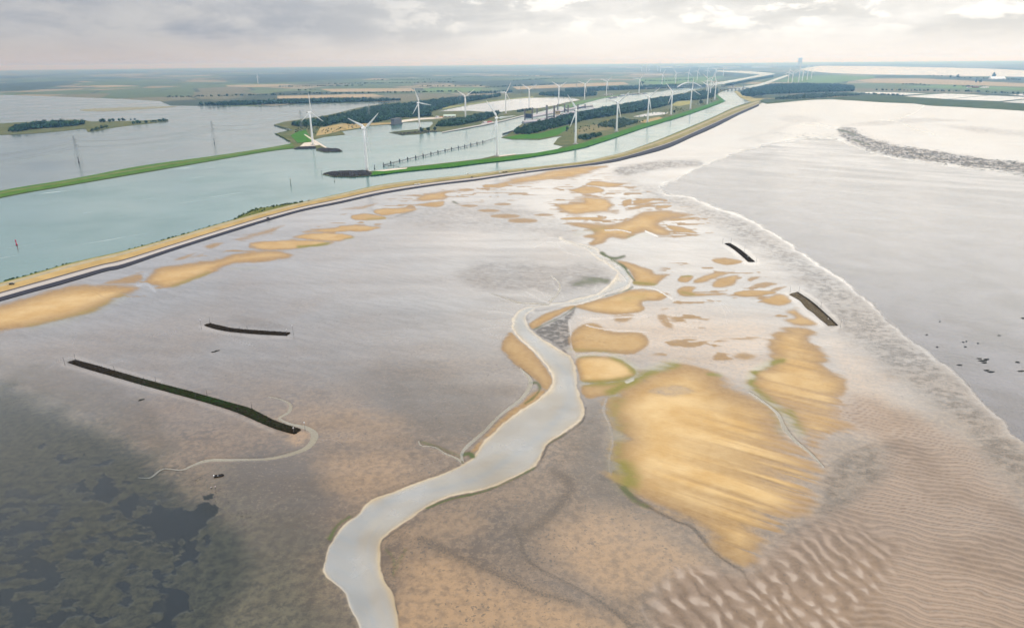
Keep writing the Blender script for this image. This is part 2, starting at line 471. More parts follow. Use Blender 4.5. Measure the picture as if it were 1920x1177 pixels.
# wet hollows and threads that cut the banks
for ln, wd in [([(1185, 712), (1176, 716)], 8), ([(1187, 538), (1225, 541), (1262, 562)], 2.5),
               ([(1098, 600), (1140, 596), (1213, 592)], 3), ([(1083, 664), (1112, 661), (1150, 664), (1195, 667)], 2.5),
               ([(1135, 432), (1160, 431), (1183, 436)], 3), ([(1210, 433), (1232, 443)], 3), ([(1100, 610), (1140, 618), (1215, 622)], 3),
               ([(260, 535), (275, 532), (290, 545)], 6)]:
    k = stroke(ln, wd, wd * 0.9)
    sand *= 1 - k; dry *= 1 - k; film = np.maximum(film, k)

_h = 0.42 * region([(1214, 734), (1240, 722), (1280, 721), (1306, 735), (1270, 743), (1240, 743)], 16, 4)
sand *= 1 - _h; dry *= 1 - _h
# -- algae on the sand, and green banks
for ln, wd, v in [([(1147, 735), (1165, 725), (1190, 712), (1230, 692), (1262, 684)], 16, .9), ([(1098, 718), (1150, 717), (1190, 708)], 14, .75),
                  ([(1160, 800), (1158, 840), (1160, 880), (1178, 915)], 22, .5), ([(1166, 870), (1176, 888), (1180, 905)], 24, .75), ([(1408, 720), (1413, 698), (1445, 681), (1465, 676)], 11, .9),
                  ([(1409, 722), (1432, 746), (1470, 775), (1490, 800)], 14, .75), ([(1480, 772), (1492, 795), (1500, 812)], 14, .8), ([(1455, 770), (1465, 790), (1468, 805)], 16, .45),
                  ([(1330, 701), (1350, 703)], 7, .9), ([(1160, 750), (1150, 775), (1156, 800)], 20, .45), ([(1150, 668), (1180, 684), (1192, 700)], 12, .8), ([(1083, 668), (1123, 666)], 6, .6),
                  ([(1190, 530), (1215, 532), (1228, 534)], 8, .7), ([(1175, 560), (1205, 556)], 14, .3), ([(560, 463), (590, 461), (615, 456)], 6, .8), ([(648, 449), (662, 446)], 5, .6),
                  ([(690, 411), (720, 409)], 5, .5), ([(60, 614), (120, 600), (180, 580), (230, 556)], 14, .4), ([(325, 537), (370, 520), (390, 512)], 7, .5), ([(433, 503), (480, 502)], 4, .5),
                  ([(1280, 548), (1300, 552)], 7, .6), ([(1280, 518), (1296, 517)], 3, .9), ([(1085, 438), (1130, 428)], 10, .35), ([(1180, 445), (1215, 440)], 6, .5), ([(1140, 660), (1070, 655)], 8, .4)]:
    algae = np.maximum(algae, min(1, v * 1.15) * stroke(ln, wd * 1.35, wd * 1.7, wd * 0.3))
for ln, wd, v in [([(1128, 474), (1140, 482), (1155, 484), (1170, 480)], 7, .95), ([(1146, 487), (1166, 498), (1180, 515), (1190, 526)], 7, .95), ([(1130, 556), (1170, 546), (1186, 538)], 4, .8),
                  ([(1000, 618), (1030, 604), (1055, 592), (1078, 576)], 5, .9), ([(1085, 530), (1110, 525), (1135, 528)], 22, .75), ([(618, 1010), (632, 985), (655, 968)], 9, .9),
                  ([(1003, 876), (960, 899), (905, 921), (843, 936), (800, 952)], 6, .85), ([(1060, 812), (1028, 832)], 4, .7), ([(1090, 790), (1065, 810)], 3, .5),
                  ([(725, 1030), (738, 1050), (738, 1080), (745, 1060), (760, 1030)], 8, .55), ([(1170, 915), (1190, 938), (1215, 950)], 12, .7), ([(868, 852), (880, 850), (886, 856)], 12, 1.0),
                  ([(790, 828), (820, 838), (845, 848), (865, 855)], 9, .6), ([(995, 718), (1008, 718), (1012, 730), (1000, 745), (985, 756)], 7, .8), ([(1573, 244), (1590, 248), (1605, 254)], 6, .8),
                  ([(1600, 262), (1630, 272)], 4, .8), ([(850, 378), (858, 382)], 5, .8), ([(745, 405), (775, 395)], 4, .5)]:
    green = np.maximum(green, v * stroke(ln, wd, wd * 0.9, wd * 0.45))

# -- dark shell beds, worm casts and seaweed
DARKS = [([(1170, 340), (1230, 350), (1290, 366), (1330, 385), (1400, 410), (1470, 450), (1540, 500), (1600, 540), (1700, 630), (1790, 700), (1850, 765), (1920, 835), (2000, 930), (2000, 1010),
           (1900, 905), (1840, 850), (1780, 790), (1720, 740), (1640, 680), (1570, 620), (1520, 560), (1480, 510), (1420, 470), (1350, 430), (1290, 400), (1220, 375)], 60, 16, .62),
         ([(1150, 318), (1190, 308), (1250, 300), (1310, 300), (1315, 312), (1260, 316), (1200, 325), (1165, 330)], 14, 5, .7),
         ([(1570, 243), (1600, 240), (1612, 250), (1640, 262), (1680, 272), (1750, 282), (1800, 290), (1850, 298), (1920, 304), (2100, 330), (2100, 360), (1920, 330), (1850, 318), (1780, 308),
           (1700, 298), (1640, 288), (1590, 265)], 8, 7, .95),
         ([(1770, 236), (1840, 238), (1920, 246), (2050, 255), (2050, 262), (1920, 256), (1830, 248)], 8, 4, .5),
         ([(1575, 235), (1640, 227), (1720, 222), (1800, 224), (1800, 228), (1700, 231), (1640, 236)], 5, 3, .45),
         ([(1460, 222), (1500, 216), (1540, 225), (1520, 232), (1480, 230)], 10, 4, .4),
         ([(720, 410), (790, 385), (870, 378), (960, 385), (1050, 410), (1090, 440), (1060, 450), (980, 440), (900, 430), (800, 425)], 36, 14, .42),
         ([(850, 505), (950, 488), (1050, 498), (1100, 488), (1152, 518), (1138, 535), (1080, 552), (1000, 545), (900, 540)], 34, 14, .5),
         ([(1003, 622), (1030, 606), (1060, 590), (1078, 578), (1076, 592), (1066, 606), (1072, 640), (1062, 657), (1035, 642)], 6, 4, .85),
         ([(1545, 885), (1590, 852), (1640, 832), (1680, 824), (1698, 835), (1680, 880), (1650, 920), (1600, 950), (1550, 985), (1500, 1008), (1430, 1015), (1500, 985), (1538, 940)], 20, 10, .6),
         ([(700, 690), (780, 680), (900, 720), (960, 720), (970, 745), (930, 780), (880, 820), (800, 820), (720, 760)], 70, 25, .33),
         ([(470, 990), (560, 960), (610, 1000), (612, 1080), (660, 1180), (640, 1260), (480, 1260), (460, 1100)], 60, 25, .5),
         ([(1092, 770), (1125, 755), (1140, 800), (1146, 850), (1150, 900), (1200, 950), (1150, 950), (1090, 900), (1040, 880), (1060, 830)], 30, 12, .42),
         ([(0, 700), (120, 690), (260, 740), (300, 800), (320, 860), (240, 820), (140, 765), (0, 710)], 30, 12, .35),
         ([(430, 590), (500, 600), (545, 618), (460, 612)], 14, 5, .4), ([(560, 800), (640, 775), (720, 800), (800, 830), (760, 840), (660, 805)], 20, 8, .3),
         ([(700, 985), (720, 1010), (716, 1060), (735, 1105), (745, 1060), (770, 1000), (760, 985)], 10, 5, .45)]
for pl, soft, jit, v in DARKS:
    dark = np.maximum(dark, v * region(pl, soft, jit))
_pt = fbm(MX / 4, MY / 2.2, 91, 3) * 0.7 + 0.3 * n_hstreak
dark *= 0.45 + 0.55 * sstep(_pt, 0.34, 0.60)
for ln, wd, v in [([(965, 985), (975, 1010), (985, 1042), (1012, 1066), (1060, 1090), (1100, 1112), (1140, 1138), (1192, 1182), (1220, 1230)], 13, .62), ([(790, 1010), (870, 1048), (940, 1078), (1000, 1108), (1075, 1128)], 24, .62),
                  ([(1035, 880), (1068, 905), (1062, 930), (1025, 972), (985, 1000)], 26, .6), ([(1153, 885), (1167, 914), (1210, 946), (1267, 976), (1300, 990), (1340, 1035), (1393, 1072)], 10, .8),
                  ([(1393, 1072), (1440, 1082), (1480, 1050)], 10, .5), ([(1480, 1000), (1520, 985), (1560, 970)], 18, .6), ([(860, 862), (800, 900), (740, 925)], 6, .5), ([(985, 735), (940, 782), (895, 822)], 10, .45),
                  ([(1545, 880), (1590, 850), (1640, 832)], 8, .5), ([(1575, 612), (1630, 625), (1680, 650)], 7, .5), ([(1090, 1010), (1080, 960), (1095, 925)], 20, .25), ([(1500, 225), (1440, 250), (1390, 262)], 8, .25),
                  ([(1420, 262), (1450, 275), (1470, 268)], 9, .25)]:
    dark = np.maximum(dark, v * stroke(ln, wd, wd, wd * 0.35))

# -- the creek: bed, water outline and side arms
CREEK_L = [(690, 1260), (675, 1177), (660, 1145), (643, 1108), (612, 1080), (607, 1058), (620, 1018), (643, 985), (673, 962), (697, 938), (747, 918), (800, 898), (850, 878), (888, 856), (905, 830),
           (935, 800), (975, 770), (1010, 745), (1030, 727), (1036, 708), (1027, 690), (1003, 660), (970, 630), (960, 610), (965, 592), (983, 578), (1025, 571), (1077, 561), (1117, 551), (1140, 534),
           (1155, 517), (1152, 505), (1129, 490), (1108, 476), (1096, 465), (1062, 456), (1046, 448)]
CREEK_R = [(770, 1260), (748, 1177), (743, 1145), (735, 1108), (727, 1095), (714, 1068), (713, 1018), (727, 1002), (760, 978), (793, 955), (843, 930), (910, 917), (960, 897), (1003, 873), (1017, 850),
           (1027, 830), (1060, 810), (1090, 787), (1097, 763), (1086, 742), (1082, 715), (1080, 692), (1073, 672), (1058, 660), (1007, 628), (990, 610), (988, 590), (1015, 578), (1077, 572), (1129, 557),
           (1171, 545), (1185, 530), (1183, 517), (1173, 503), (1150, 486), (1125, 476), (1121, 467), (1100, 460), (1067, 452), (1050, 445)]
CREEK = [tuple(p) for p in smooth_line(CREEK_L, False, 4)] + [tuple(p) for p in smooth_line(CREEK_R, False, 4)[::-1]]
creek_bed = region(CREEK, 10, 5.0, 0.6 * fbm(MX / 11, MY / 11, 61, 3) + 0.4 * n_fine, smooth=False)
thalweg_sheen = stroke([(720, 1230), (690, 1140), (672, 1090), (658, 1045), (668, 1000), (693, 970), (747, 932), (843, 912), (910, 888), (993, 832), (1040, 790), (1068, 750), (1062, 700), (1010, 648), (975, 605), (1000, 577), (1090, 566), (1165, 535), (1165, 505), (1110, 470), (1055, 452)], 16, 26)
thalweg_sheen = np.maximum(thalweg_sheen, 0.9 * region([(607, 1060), (622, 1018), (645, 988), (690, 950), (700, 955), (672, 1000), (662, 1045), (675, 1090), (690, 1150), (690, 1250), (650, 1130), (620, 1085)], 18, 4))  # left bend: blue sky reflection painted into the bed colour
_fl = 0.5 + 0.5 * fbm(MX / 6, MY / 6, 67, 3)
for ln, wd, v in [([(1060, 668), (1072, 700), (1070, 735), (1045, 775), (990, 815), (930, 850)], 6, .55), ([(700, 952), (780, 915), (880, 888), (960, 850), (1020, 800)], 4, .6), ([(690, 1160), (668, 1100), (640, 1060), (645, 1010), (690, 965)], 9, .7), ([(725, 1150), (706, 1095), (690, 1040), (700, 1000), (745, 960), (830, 925), (930, 900)], 4, .4),
                  ([(972, 600), (985, 632), (1020, 665), (1045, 690)], 4, .6), ([(1030, 568), (1100, 560), (1150, 540)], 3, .5), ([(870, 905), (960, 880), (1010, 850), (1060, 800)], 4, .35)]:
    thalweg_sheen = np.maximum(thalweg_sheen, v * _fl * stroke(ln, wd, wd, 2.5))
SMALL = [(503, 743), (530, 750), (545, 760), (540, 774), (524, 784), (545, 795), (577, 803), (590, 818), (571, 842), (510, 859), (442, 862), (391, 863), (360, 873), (340, 881), (306, 879), (282, 895), (258, 895)]
SMALL_W = [3, 4, 7, 6, 6, 7, 11, 15, 11, 8, 7, 9, 6, 4, 3, 3, 2]
ARMS = [([(975, 690), (995, 715), (980, 745), (938, 778), (910, 807), (880, 833), (866, 850), (868, 868)], [3, 9, 8, 6, 7, 8, 6, 5]),
        ([(785, 825), (790, 835), (815, 838), (835, 850), (855, 858), (868, 868)], [2, 3, 3, 4, 5, 6]),
        ([(920, 550), (945, 558), (973, 567), (1007, 569), (1030, 570)], [2, 3, 4, 4, 5]), ([(1033, 517), (1046, 528), (1050, 540), (1042, 555), (1030, 567)], [2, 3, 4, 4, 5]),
        ([(987, 547), (1003, 556), (1017, 563), (1030, 568)], [2, 2, 3, 4]), ([(917, 583), (945, 585), (964, 590)], [2, 3, 3]), ([(905, 616), (935, 613), (962, 616)], [2, 3, 3]),
        ([(1405, 735), (1430, 752), (1458, 775), (1470, 800), (1490, 825), (1518, 848), (1545, 876)], [3, 4, 6, 8, 7, 5, 3]), ([(1138, 746), (1132, 770), (1144, 797), (1149, 830), (1143, 858), (1146, 890)], [4, 4, 3, 3, 3, 2]),
        ([(1187, 538), (1225, 541), (1262, 558)], [2, 3, 4]), ([(780, 838), (810, 812)], [1, 1]), ([(590, 826), (602, 826), (615, 821)], [3, 2, 1.5]), ([(1085, 594), (1140, 596), (1215, 592)], [4, 3, 2]),
        ([(1068, 600), (1070, 625), (1072, 650), (1080, 664)], [2, 3, 3, 3]), ([(1083, 664), (1112, 661), (1150, 664), (1200, 667)], [4, 3, 3, 2]), 
        ([(120, 676), (140, 670), (200, 688), (216, 696)], [2, 2.5, 3, 2]), ([(185, 685), (225, 676), (260, 675)], [2, 2, 1])]
def band(line, widths, n=5, ay=1.6):
    c = smooth_line(line, False, n); wv = np.interp(np.arange(len(c)) / n, np.arange(len(widths)), widths)
    t = np.gradient(c, axis=0); t[:, 1] *= ay
    nr = np.stack([-t[:, 1], t[:, 0]], 1); nr /= np.linalg.norm(nr, axis=1)[:, None] + 1e-9
    nr[:, 1] /= ay
    return np.concatenate([c + nr * wv[:, None] * 0.5, (c - nr * wv[:, None] * 0.5)[::-1]])
SMALL_POLY = band(SMALL, SMALL_W)
ARM_POLYS = [band(l, w_) for l, w_ in ARMS]
arm_bed = region(SMALL_POLY, 4, smooth=False)
ARM_I = 0
for ap in ARM_POLYS:
    arm_bed = np.maximum(arm_bed, region(ap, 3, smooth=False) * (1.0 if max(w_ for w_ in ARMS[ARM_I][1]) >= 5 else 0.35)); ARM_I += 1
gully = np.zeros(SH); _rg = random.Random(21)
for x0, y0, ang, ln_, sp in [(955, 600, 185, 60, 5), (958, 628, 190, 50, 4), (1035, 568, 150, 90, 6), (1060, 562, 130, 70, 6), (1010, 572, 160, 90, 6), (1120, 548, 120, 60, 5), (965, 690, 200, 60, 5), (870, 855, 175, 80, 5), (905, 820, 150, 60, 5), (600, 822, 20, 60, 5),
                         (300, 880, 200, 60, 5), (1090, 480, 160, 70, 5), (1060, 455, 170, 60, 5), (1180, 545, -10, 80, 6), (1090, 590, -5, 110, 6), (1075, 640, 10, 70, 5), (1240, 600, 20, 90, 6), (1330, 560, -15, 90, 6), (250, 560, 160, 90, 5), (480, 650, 170, 110, 6), (330, 620, 190, 120, 6), (150, 660, 170, 80, 5), (1500, 232, 10, 90, 4), (1650, 225, 5, 120, 4)]:
    for _b in range(2):
        a_ = R(ang + _rg.uniform(-28, 28)); px_, py_ = x0, y0; ln = [(px_, py_)]
        for _k in range(7):
            a_ += R(_rg.uniform(-24, 24)); st_ = ln_ / 7 * _rg.uniform(0.7, 1.2); px_ += st_ * math.cos(a_); py_ -= st_ * math.sin(a_) * 0.55; ln.append((px_, py_))
        gully = np.maximum(gully, 0.55 * stroke(ln, 1.6, 1.8))
for i, ap in enumerate(ARM_POLYS):
    if max(ARMS[i][1]) < 5: film = np.maximum(film, region(ap, 2.5, smooth=False))
arm_bed = np.maximum(arm_bed, gully * 0.7); film = np.maximum(film, gully)
cut = np.maximum(creek_bed, arm_bed)
sand *= 1 - cut; dry *= 1 - cut; algae *= 1 - cut; dark *= 1 - cut
for ln, wd, v in [([(1099, 763), (1092, 790), (1062, 813), (1029, 833), (1019, 853), (1005, 876), (962, 900), (910, 921), (843, 934), (795, 958)], 4, .85), ([(762, 981), (729, 1004), (712, 1020), (711, 1068), (724, 1097), (735, 1112), (745, 1150)], 4, .9), ([(605, 1060), (618, 1018), (641, 984), (671, 960)], 4, .6), ([(700, 934), (747, 914), (800, 894), (850, 874)], 3, .6),
                  ([(1002, 618), (1040, 645), (1062, 660)], 3, .8), ([(946, 664), (975, 689), (1004, 710)], 3, .7)]:
    dark = np.maximum(dark, v * stroke(ln, wd, wd, 2))
bed = np.maximum(creek_bed, arm_bed * 0.8)

# -- lagoon in the near left corner with eelgrass, shallows on the right
LAGOON = [(-415, 640), (-150, 690), (0, 716), (70, 741), (140, 776), (200, 806), (250, 836), (300, 868), (335, 905), (420, 960), (470, 1010), (480, 1060), (450, 1130), (430, 1200), (430, 1490), (-415, 1490)]
lagoon = region(LAGOON, 130, 24, ay=1.2)
LAG_W = region(LAGOON, 16, 6, ay=1.2)
for pl in [[(213, 952), (232, 938), (250, 928), (263, 929), (257, 948), (247, 962), (268, 970), (297, 947), (320, 955), (357, 955), (373, 942), (403, 945), (405, 965), (383, 982), (367, 1005), (340, 1014), (333, 1038), (323, 1032), (323, 1012), (297, 1012), (287, 995), (260, 982), (233, 968)],
           [(350, 1018), (370, 1018), (367, 1052), (344, 1054), (330, 1080), (317, 1068), (337, 1046)], [(378, 928), (398, 928), (388, 940)], [(384, 1008), (394, 1006), (386, 1022)],
           [(283, 1065), (310, 1078), (307, 1095), (333, 1103), (357, 1122), (353, 1145), (325, 1155), (322, 1182), (283, 1176), (305, 1152), (310, 1120), (297, 1095)],
           [(180, 908), (200, 892), (220, 918), (205, 940), (180, 932)], [(137, 912), (163, 902), (163, 922)], [(110, 855), (133, 860), (160, 852), (133, 868), (115, 868)], [(177, 868), (207, 865), (200, 875)],
           [(68, 835), (82, 834), (78, 838)], [(226, 900), (246, 902), (238, 906)], [(75, 1008), (95, 1015), (85, 1022)], [(175, 1050), (195, 1040), (185, 1062)], [(160, 1150), (205, 1160), (190, 1172)], [(220, 1090), (245, 1095), (232, 1110)]]:
    weed = np.maximum(weed, region(pl, 2.0, 13.0, fbm(MX / 3.4, MY / 2.6, 97, 4), ay=1.2, smooth=True))
patch = fbm(MX / 7, MY / 3.6, 57, 5)
weed = np.maximum(weed, 0.9 * sstep(patch + 0.10 * sstep(PX, 330, 0), 0.60, 0.64) * lagoon * sstep(PY, 860, 960) * sstep(PX, 420, 280))
SHALLOWS = [(1252, 364), (1290, 367), (1330, 385), (1400, 410), (1470, 450), (1540, 500), (1600, 540), (1700, 630), (1790, 700), (1850, 762), (1920, 832), (2000, 925), (2325, 1250), (2325, 340), (2050, 338), (1900, 326),
            (1800, 314), (1740, 306), (1660, 294), (1610, 278), (1560, 262), (1500, 262), (1440, 272), (1380, 288), (1320, 312), (1270, 335), (1240, 350)]
shal = region(SHALLOWS, 22, 8, n_hstreak)
dark = np.maximum(dark * (1 - shal), 0)
sand *= 1 - shal

# -- ripple field in the near right corner
rip = region([(1215, 1490), (1235, 1177), (1262, 1080), (1330, 1060), (1400, 1075), (1450, 1020), (1520, 985), (1600, 940), (1660, 880), (1640, 820), (1560, 780), (1620, 740), (1760, 800), (1860, 890), (1960, 990), (2325, 1200), (2325, 1490)], 60, 20)
blocky = region([(1180, 1490), (1230, 1177), (1262, 1070), (1390, 1065), (1480, 1010), (1560, 985), (1680, 1020), (1640, 1110), (1580, 1200), (1540, 1490)], 80, 24)
wx = fbm(MX / 15, MY / 15, 71, 4) - 0.5; wy = fbm(MX / 17, MY / 17, 73, 4) - 0.5
ph1 = (MX * 0.36 + MY * 0.93) / 3.6 + wx * 2.2 + 0.5 * wy
r1 = 0.5 + 0.5 * np.sin(2 * math.pi * ph1)
ph2 = (MX * 0.96 + MY * 0.28) / 6.8 + wx * 1.9
ph3 = (MX * -0.25 + MY * 0.97) / 9.5 + wy * 2.4 + 0.25 * np.sin(2 * math.pi * ph2)
r2 = (0.5 + 0.5 * np.sin(2 * math.pi * ph2)) * (0.45 + 0.55 * (0.5 + 0.5 * np.sin(2 * math.pi * ph3)))
amp_var = sstep(fbm(MX / 25, MY / 25, 79, 3), 0.25, 0.65)
ripple = rip * (1 - 0.75 * blocky) * amp_var * 0.12 * (r1 ** 1.5) + blocky * 0.22 * r2
wet_pale = np.maximum(0.55 * blocky * sstep(r2, 0.55, 0.85) * sstep(PY, 1020, 1090), 0.5 * rip * (1 - blocky) * amp_var * sstep(0.22 - r1, 0, 0.2))
wet_pale = np.maximum(wet_pale, 0.7 * stroke([(1250, 364), (1290, 367), (1330, 385), (1400, 410), (1470, 450), (1540, 500), (1600, 540), (1700, 630)], 5, 8, 2))  # wet sheen strip on the waterline, smoother and painted paler
# small ripples where the banks run out
edge_rip = sand * (1 - dry) * sstep(PX, 1380, 1480) * sstep(PY, 700, 780)
ripple = ripple + 0.09 * edge_rip * (0.5 + 0.5 * np.sin(2 * math.pi * ((SV) / 5.0 + wx * 1.5)))

for ln, wd in [([(118, 684), (194, 706), (272, 728), (366, 753), (445, 780), (510, 808)], 9), ([(140, 669), (184, 681), (241, 697), (300, 714)], 5), ([(376, 612), (400, 620), (451, 628), (500, 632), (545, 632)], 8), ([(1354, 460), (1372, 470), (1388, 484), (1400, 494), (1420, 494)], 6), ([(1374, 455), (1400, 470), (1420, 488)], 5),
               ([(1474, 552), (1496, 570), (1515, 590), (1540, 610)], 11), ([(1500, 543), (1530, 562), (1556, 586), (1578, 610), (1560, 618)], 5)]:
    wet_pale = np.maximum(wet_pale, 0.42 * stroke(ln, wd, wd * 1.4, wd * 0.4))
# bars that split the upper creek
bars = np.zeros(SH)
for pl in [[(1160, 513), (1170, 519), (1174, 527), (1165, 530), (1160, 522)], [(1108, 468), (1118, 471), (1122, 477), (1114, 476)], [(1130, 482), (1146, 489), (1160, 500), (1150, 497), (1136, 489)], [(1135, 551), (1165, 540), (1178, 536), (1160, 548), (1140, 556)], [(1005, 577), (1040, 571), (1075, 565), (1050, 573), (1010, 582)],
           [(985, 592), (995, 584), (1000, 588), (990, 600)]]:
    bars = np.maximum(bars, region(pl, 4, 1.5))
bed *= 1 - 0.6 * bars
# -- ground heights
relief = 0.6 + 0.10 * (n_big - 0.5) + 0.05 * (n_mid - 0.5) + 0.012 * n_fine
relief += 0.35 * sand * (0.6 + 0.4 * dry) + 0.45 * dry
creek_core = region(CREEK, 46, 6, n_mid, smooth=False)
relief -= 0.20 * creek_bed + 0.20 * np.clip(creek_core * 1.7 - 0.65, 0, 1) + 0.03 * thalweg_sheen * creek_bed + 0.22 * arm_bed
relief += 0.34 * bars
relief -= 0.55 * lagoon + 0.18 * shal
relief += 0.10 * weed + ripple + 0.08 * dark * (n_fine - 0.3) * sstep(PY, 300, 500)
FLAT_Z = relief

wet = np.clip(0.55 + 0.5 * (n_hstreak - 0.5) + 0.6 * film + 0.35 * shal + 0.55 * wet_pale - 0.45 * dark, 0, 1)
mud_tone = np.zeros(SH)  # patches of darker brown mud
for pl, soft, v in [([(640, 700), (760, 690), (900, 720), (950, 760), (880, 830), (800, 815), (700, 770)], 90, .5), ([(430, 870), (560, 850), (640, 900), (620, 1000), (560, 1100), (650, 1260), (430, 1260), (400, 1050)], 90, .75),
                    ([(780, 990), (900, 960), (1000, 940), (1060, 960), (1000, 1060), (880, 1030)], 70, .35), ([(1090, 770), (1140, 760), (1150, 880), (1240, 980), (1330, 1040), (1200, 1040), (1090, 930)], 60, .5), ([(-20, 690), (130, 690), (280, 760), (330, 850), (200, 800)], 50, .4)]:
    mud_tone = np.maximum(mud_tone, v * region(pl, soft, 20))
olive_m = region([(-415, 650), (0, 722), (140, 785), (300, 875), (400, 930), (520, 985), (600, 1050), (640, 1150), (680, 1300), (680, 1490), (-415, 1490)], 260, 40, ay=1.2) * 0.8
lagoon_cov = np.maximum(lagoon, olive_m)
greyness = np.clip(sstep(PY, 860, 560) * 0.8 + (n_big - 0.5) * 0.9 + 0.25 * shal, 0, 1)  # greyer up-flat: pale silt, with sky reflection partly painted into the mud colour
V3 = np.stack([MX, MY, FLAT_Z], -1).reshape(-1, 3)
# keep the line of sight: slide each vertex to its own height
k_ = (CAM_H - FLAT_Z) / CAM_H
V3[:, 0] *= k_.ravel(); V3[:, 1] *= k_.ravel()
nr, nc = SH
idx = np.arange(nr * nc).reshape(nr, nc)
q = np.stack([idx[:-1, :-1], idx[1:, :-1], idx[1:, 1:], idx[:-1, 1:]], -1)
kq = keep[:-1, :-1] & keep[1:, :-1] & keep[1:, 1:] & keep[:-1, 1:]
q = q[kq]
used = np.unique(q)
remap = np.full(nr * nc, -1, np.int64); remap[used] = np.arange(len(used))

def flat_material():
    mt, n, b = material('tidal_flat')
    A = n.new('ShaderNodeAttribute', attribute_name='cover_a'); B = n.new('ShaderNodeAttribute', attribute_name='cover_b'); C = n.new('ShaderNodeAttribute', attribute_name='cover_c')
    co = n.new('ShaderNodeTexCoord').outputs['Object']
    sa = n.sep(A.outputs['Vector']); sb = n.sep(B.outputs['Vector']); sc_ = n.sep(C.outputs['Vector'])
    s_sand, s_dry, s_alg = sa[0], sa[1], sa[2]
    s_dark, s_green, s_bed = sb[0], sb[1], sb[2]
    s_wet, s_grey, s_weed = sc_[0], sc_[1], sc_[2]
    s_wet_pale = C.outputs['Alpha']; s_lag = B.outputs['Alpha']
    n1 = n.noise(co, 0.035, 6, 0.6); n2 = n.noise(co, 0.28, 6, 0.65); n3 = n.noise(co, 1.3, 4, 0.7); n4 = n.noise(n.mapping(n.mapping(co, rot=(0, 0, 0.5)), (0.05, 0.22, 1)), 1.0, 5, 0.6)
    mud = n.mix(n.ramp(n1, 0.3, 0.7), (0.060, 0.036, 0.017), (0.118, 0.071, 0.033))
    mud = n.mix(n.ramp(n2, 0.42, 0.62), mud, (0.145, 0.092, 0.047))
    silt_sheen = n.mix(n.ramp(n4, 0.3, 0.7), (0.098, 0.097, 0.096), (0.155, 0.154, 0.153))  # grey of silt plus some sky sheen put into the colour
    c = n.mix(s_grey, mud, silt_sheen)
    c = n.mix(n.ramp(n3, 0.45, 0.70, 0.0, 0.55), c, (0.036, 0.026, 0.017))
    D = n.new('ShaderNodeAttribute', attribute_name='cover_d'); s_mud_tone = n.sep(D.outputs['Vector'])[0]
    c = n.mix(n.math('MULTIPLY', s_mud_tone, n.ramp(n2, 0.25, 0.6, 0.5, 1.0)), c, (0.040, 0.030, 0.019))
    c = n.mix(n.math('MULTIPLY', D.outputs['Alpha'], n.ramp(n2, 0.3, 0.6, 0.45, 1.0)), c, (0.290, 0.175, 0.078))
    n5 = n.noise(co, 0.75, 2, 0.5)
    c = n.mix(n.math('MULTIPLY', n.ramp(n5, 0.60, 0.66), n.ramp(n1, 0.4, 0.6, 0.15, 0.7)), c, (0.040, 0.032, 0.022))
    c = n.mix(n.math('MULTIPLY', n.ramp(n5, 0.40, 0.33), 0.30), c, (0.20, 0.145, 0.095))
    olive = n.mix(n.ramp(n.math('ADD', n.math('MULTIPLY', n2, 0.6), n.math('MULTIPLY', n3, 0.4)), 0.40, 0.60), (0.012, 0.016, 0.008), (0.098, 0.090, 0.044))
    c = n.mix(n.math('MULTIPLY', s_lag, 0.85), c, olive)
    # shell beds: dark crumbs on paler mud
    crumb = n.math('ADD', n.math('MULTIPLY', n3, 0.62), n.math('MULTIPLY', n2, 0.38))
    dk = n.math('MULTIPLY', s_dark, n.ramp(n.math('ADD', crumb, n.math('MULTIPLY', s_dark, 0.26)), 0.56, 0.72))
    dk = n.math('MAXIMUM', dk, n.math('MULTIPLY', s_dark, 0.30))
    c = n.mix(dk, c, (0.060, 0.055, 0.050))
    # bed of the creek
    bedc = n.mix(n.ramp(n1, 0.35, 0.65), (0.33, 0.255, 0.155), (0.41, 0.335, 0.225))
    bedc = n.mix(n.math('MULTIPLY', A.outputs['Alpha'], n.ramp(n4, 0.3, 0.7, 0.55, 1.0)), bedc, (0.235, 0.250, 0.255))  # grey of the deep line and painted reflection of the bend
    c = n.mix(n.ramp(s_bed, 0.2, 0.8), c, bedc)
    # sand
    damp = n.mix(n.ramp(n2, 0.3, 0.7), (0.215, 0.128, 0.050), (0.260, 0.165, 0.072))
    drysand = n.mix(n.ramp(n1, 0.3, 0.7), (0.44, 0.280, 0.112), (0.54, 0.385, 0.195))
    sd = n.mix(s_dry, damp, drysand)
    sd = n.mix(n.math('MULTIPLY', s_alg, n.ramp(n.math('ADD', n2, n.math('MULTIPLY', s_alg, 0.3)), 0.4, 0.75, 0.3, 1.0)), sd, (0.150, 0.140, 0.016))
    n6 = n.noise(n.mapping(n.mapping(co, rot=(0, 0, R(30))), (0.22, 1.5, 1)), 1.0, 5, 0.65)
    sd = n.mix(n.ramp(n6, 0.50, 0.68, 0, 0.14), sd, (0.150, 0.088, 0.034))
    sd = n.mix(n.ramp(n6, 0.46, 0.30, 0, 0.15), sd, (0.52, 0.39, 0.225))
    fs = n.ramp(n.math('ADD', s_sand, n.math('MULTIPLY', n.math('SUBTRACT', n.math('ADD', n.math('MULTIPLY', n2, 0.5), n.math('MULTIPLY', n6, 0.5)), 0.5), 0.9)), 0.2, 0.8)
    c = n.mix(fs, c, sd)
    c = n.mix(n.math('MULTIPLY', s_alg, n.math('SUBTRACT', 0.45, n.math('MULTIPLY', fs, 0.45))), c, (0.15, 0.15, 0.03))
    c = n.mix(n.math('MULTIPLY', s_green, n.ramp(n.math('ADD', crumb, n.math('MULTIPLY', s_green, 0.25)), 0.55, 0.72)), c, (0.055, 0.075, 0.018))
    c = n.mix(s_weed, c, n.mix(n.ramp(n3, 0.3, 0.7), (0.004, 0.008, 0.010), (0.012, 0.018, 0.018)))
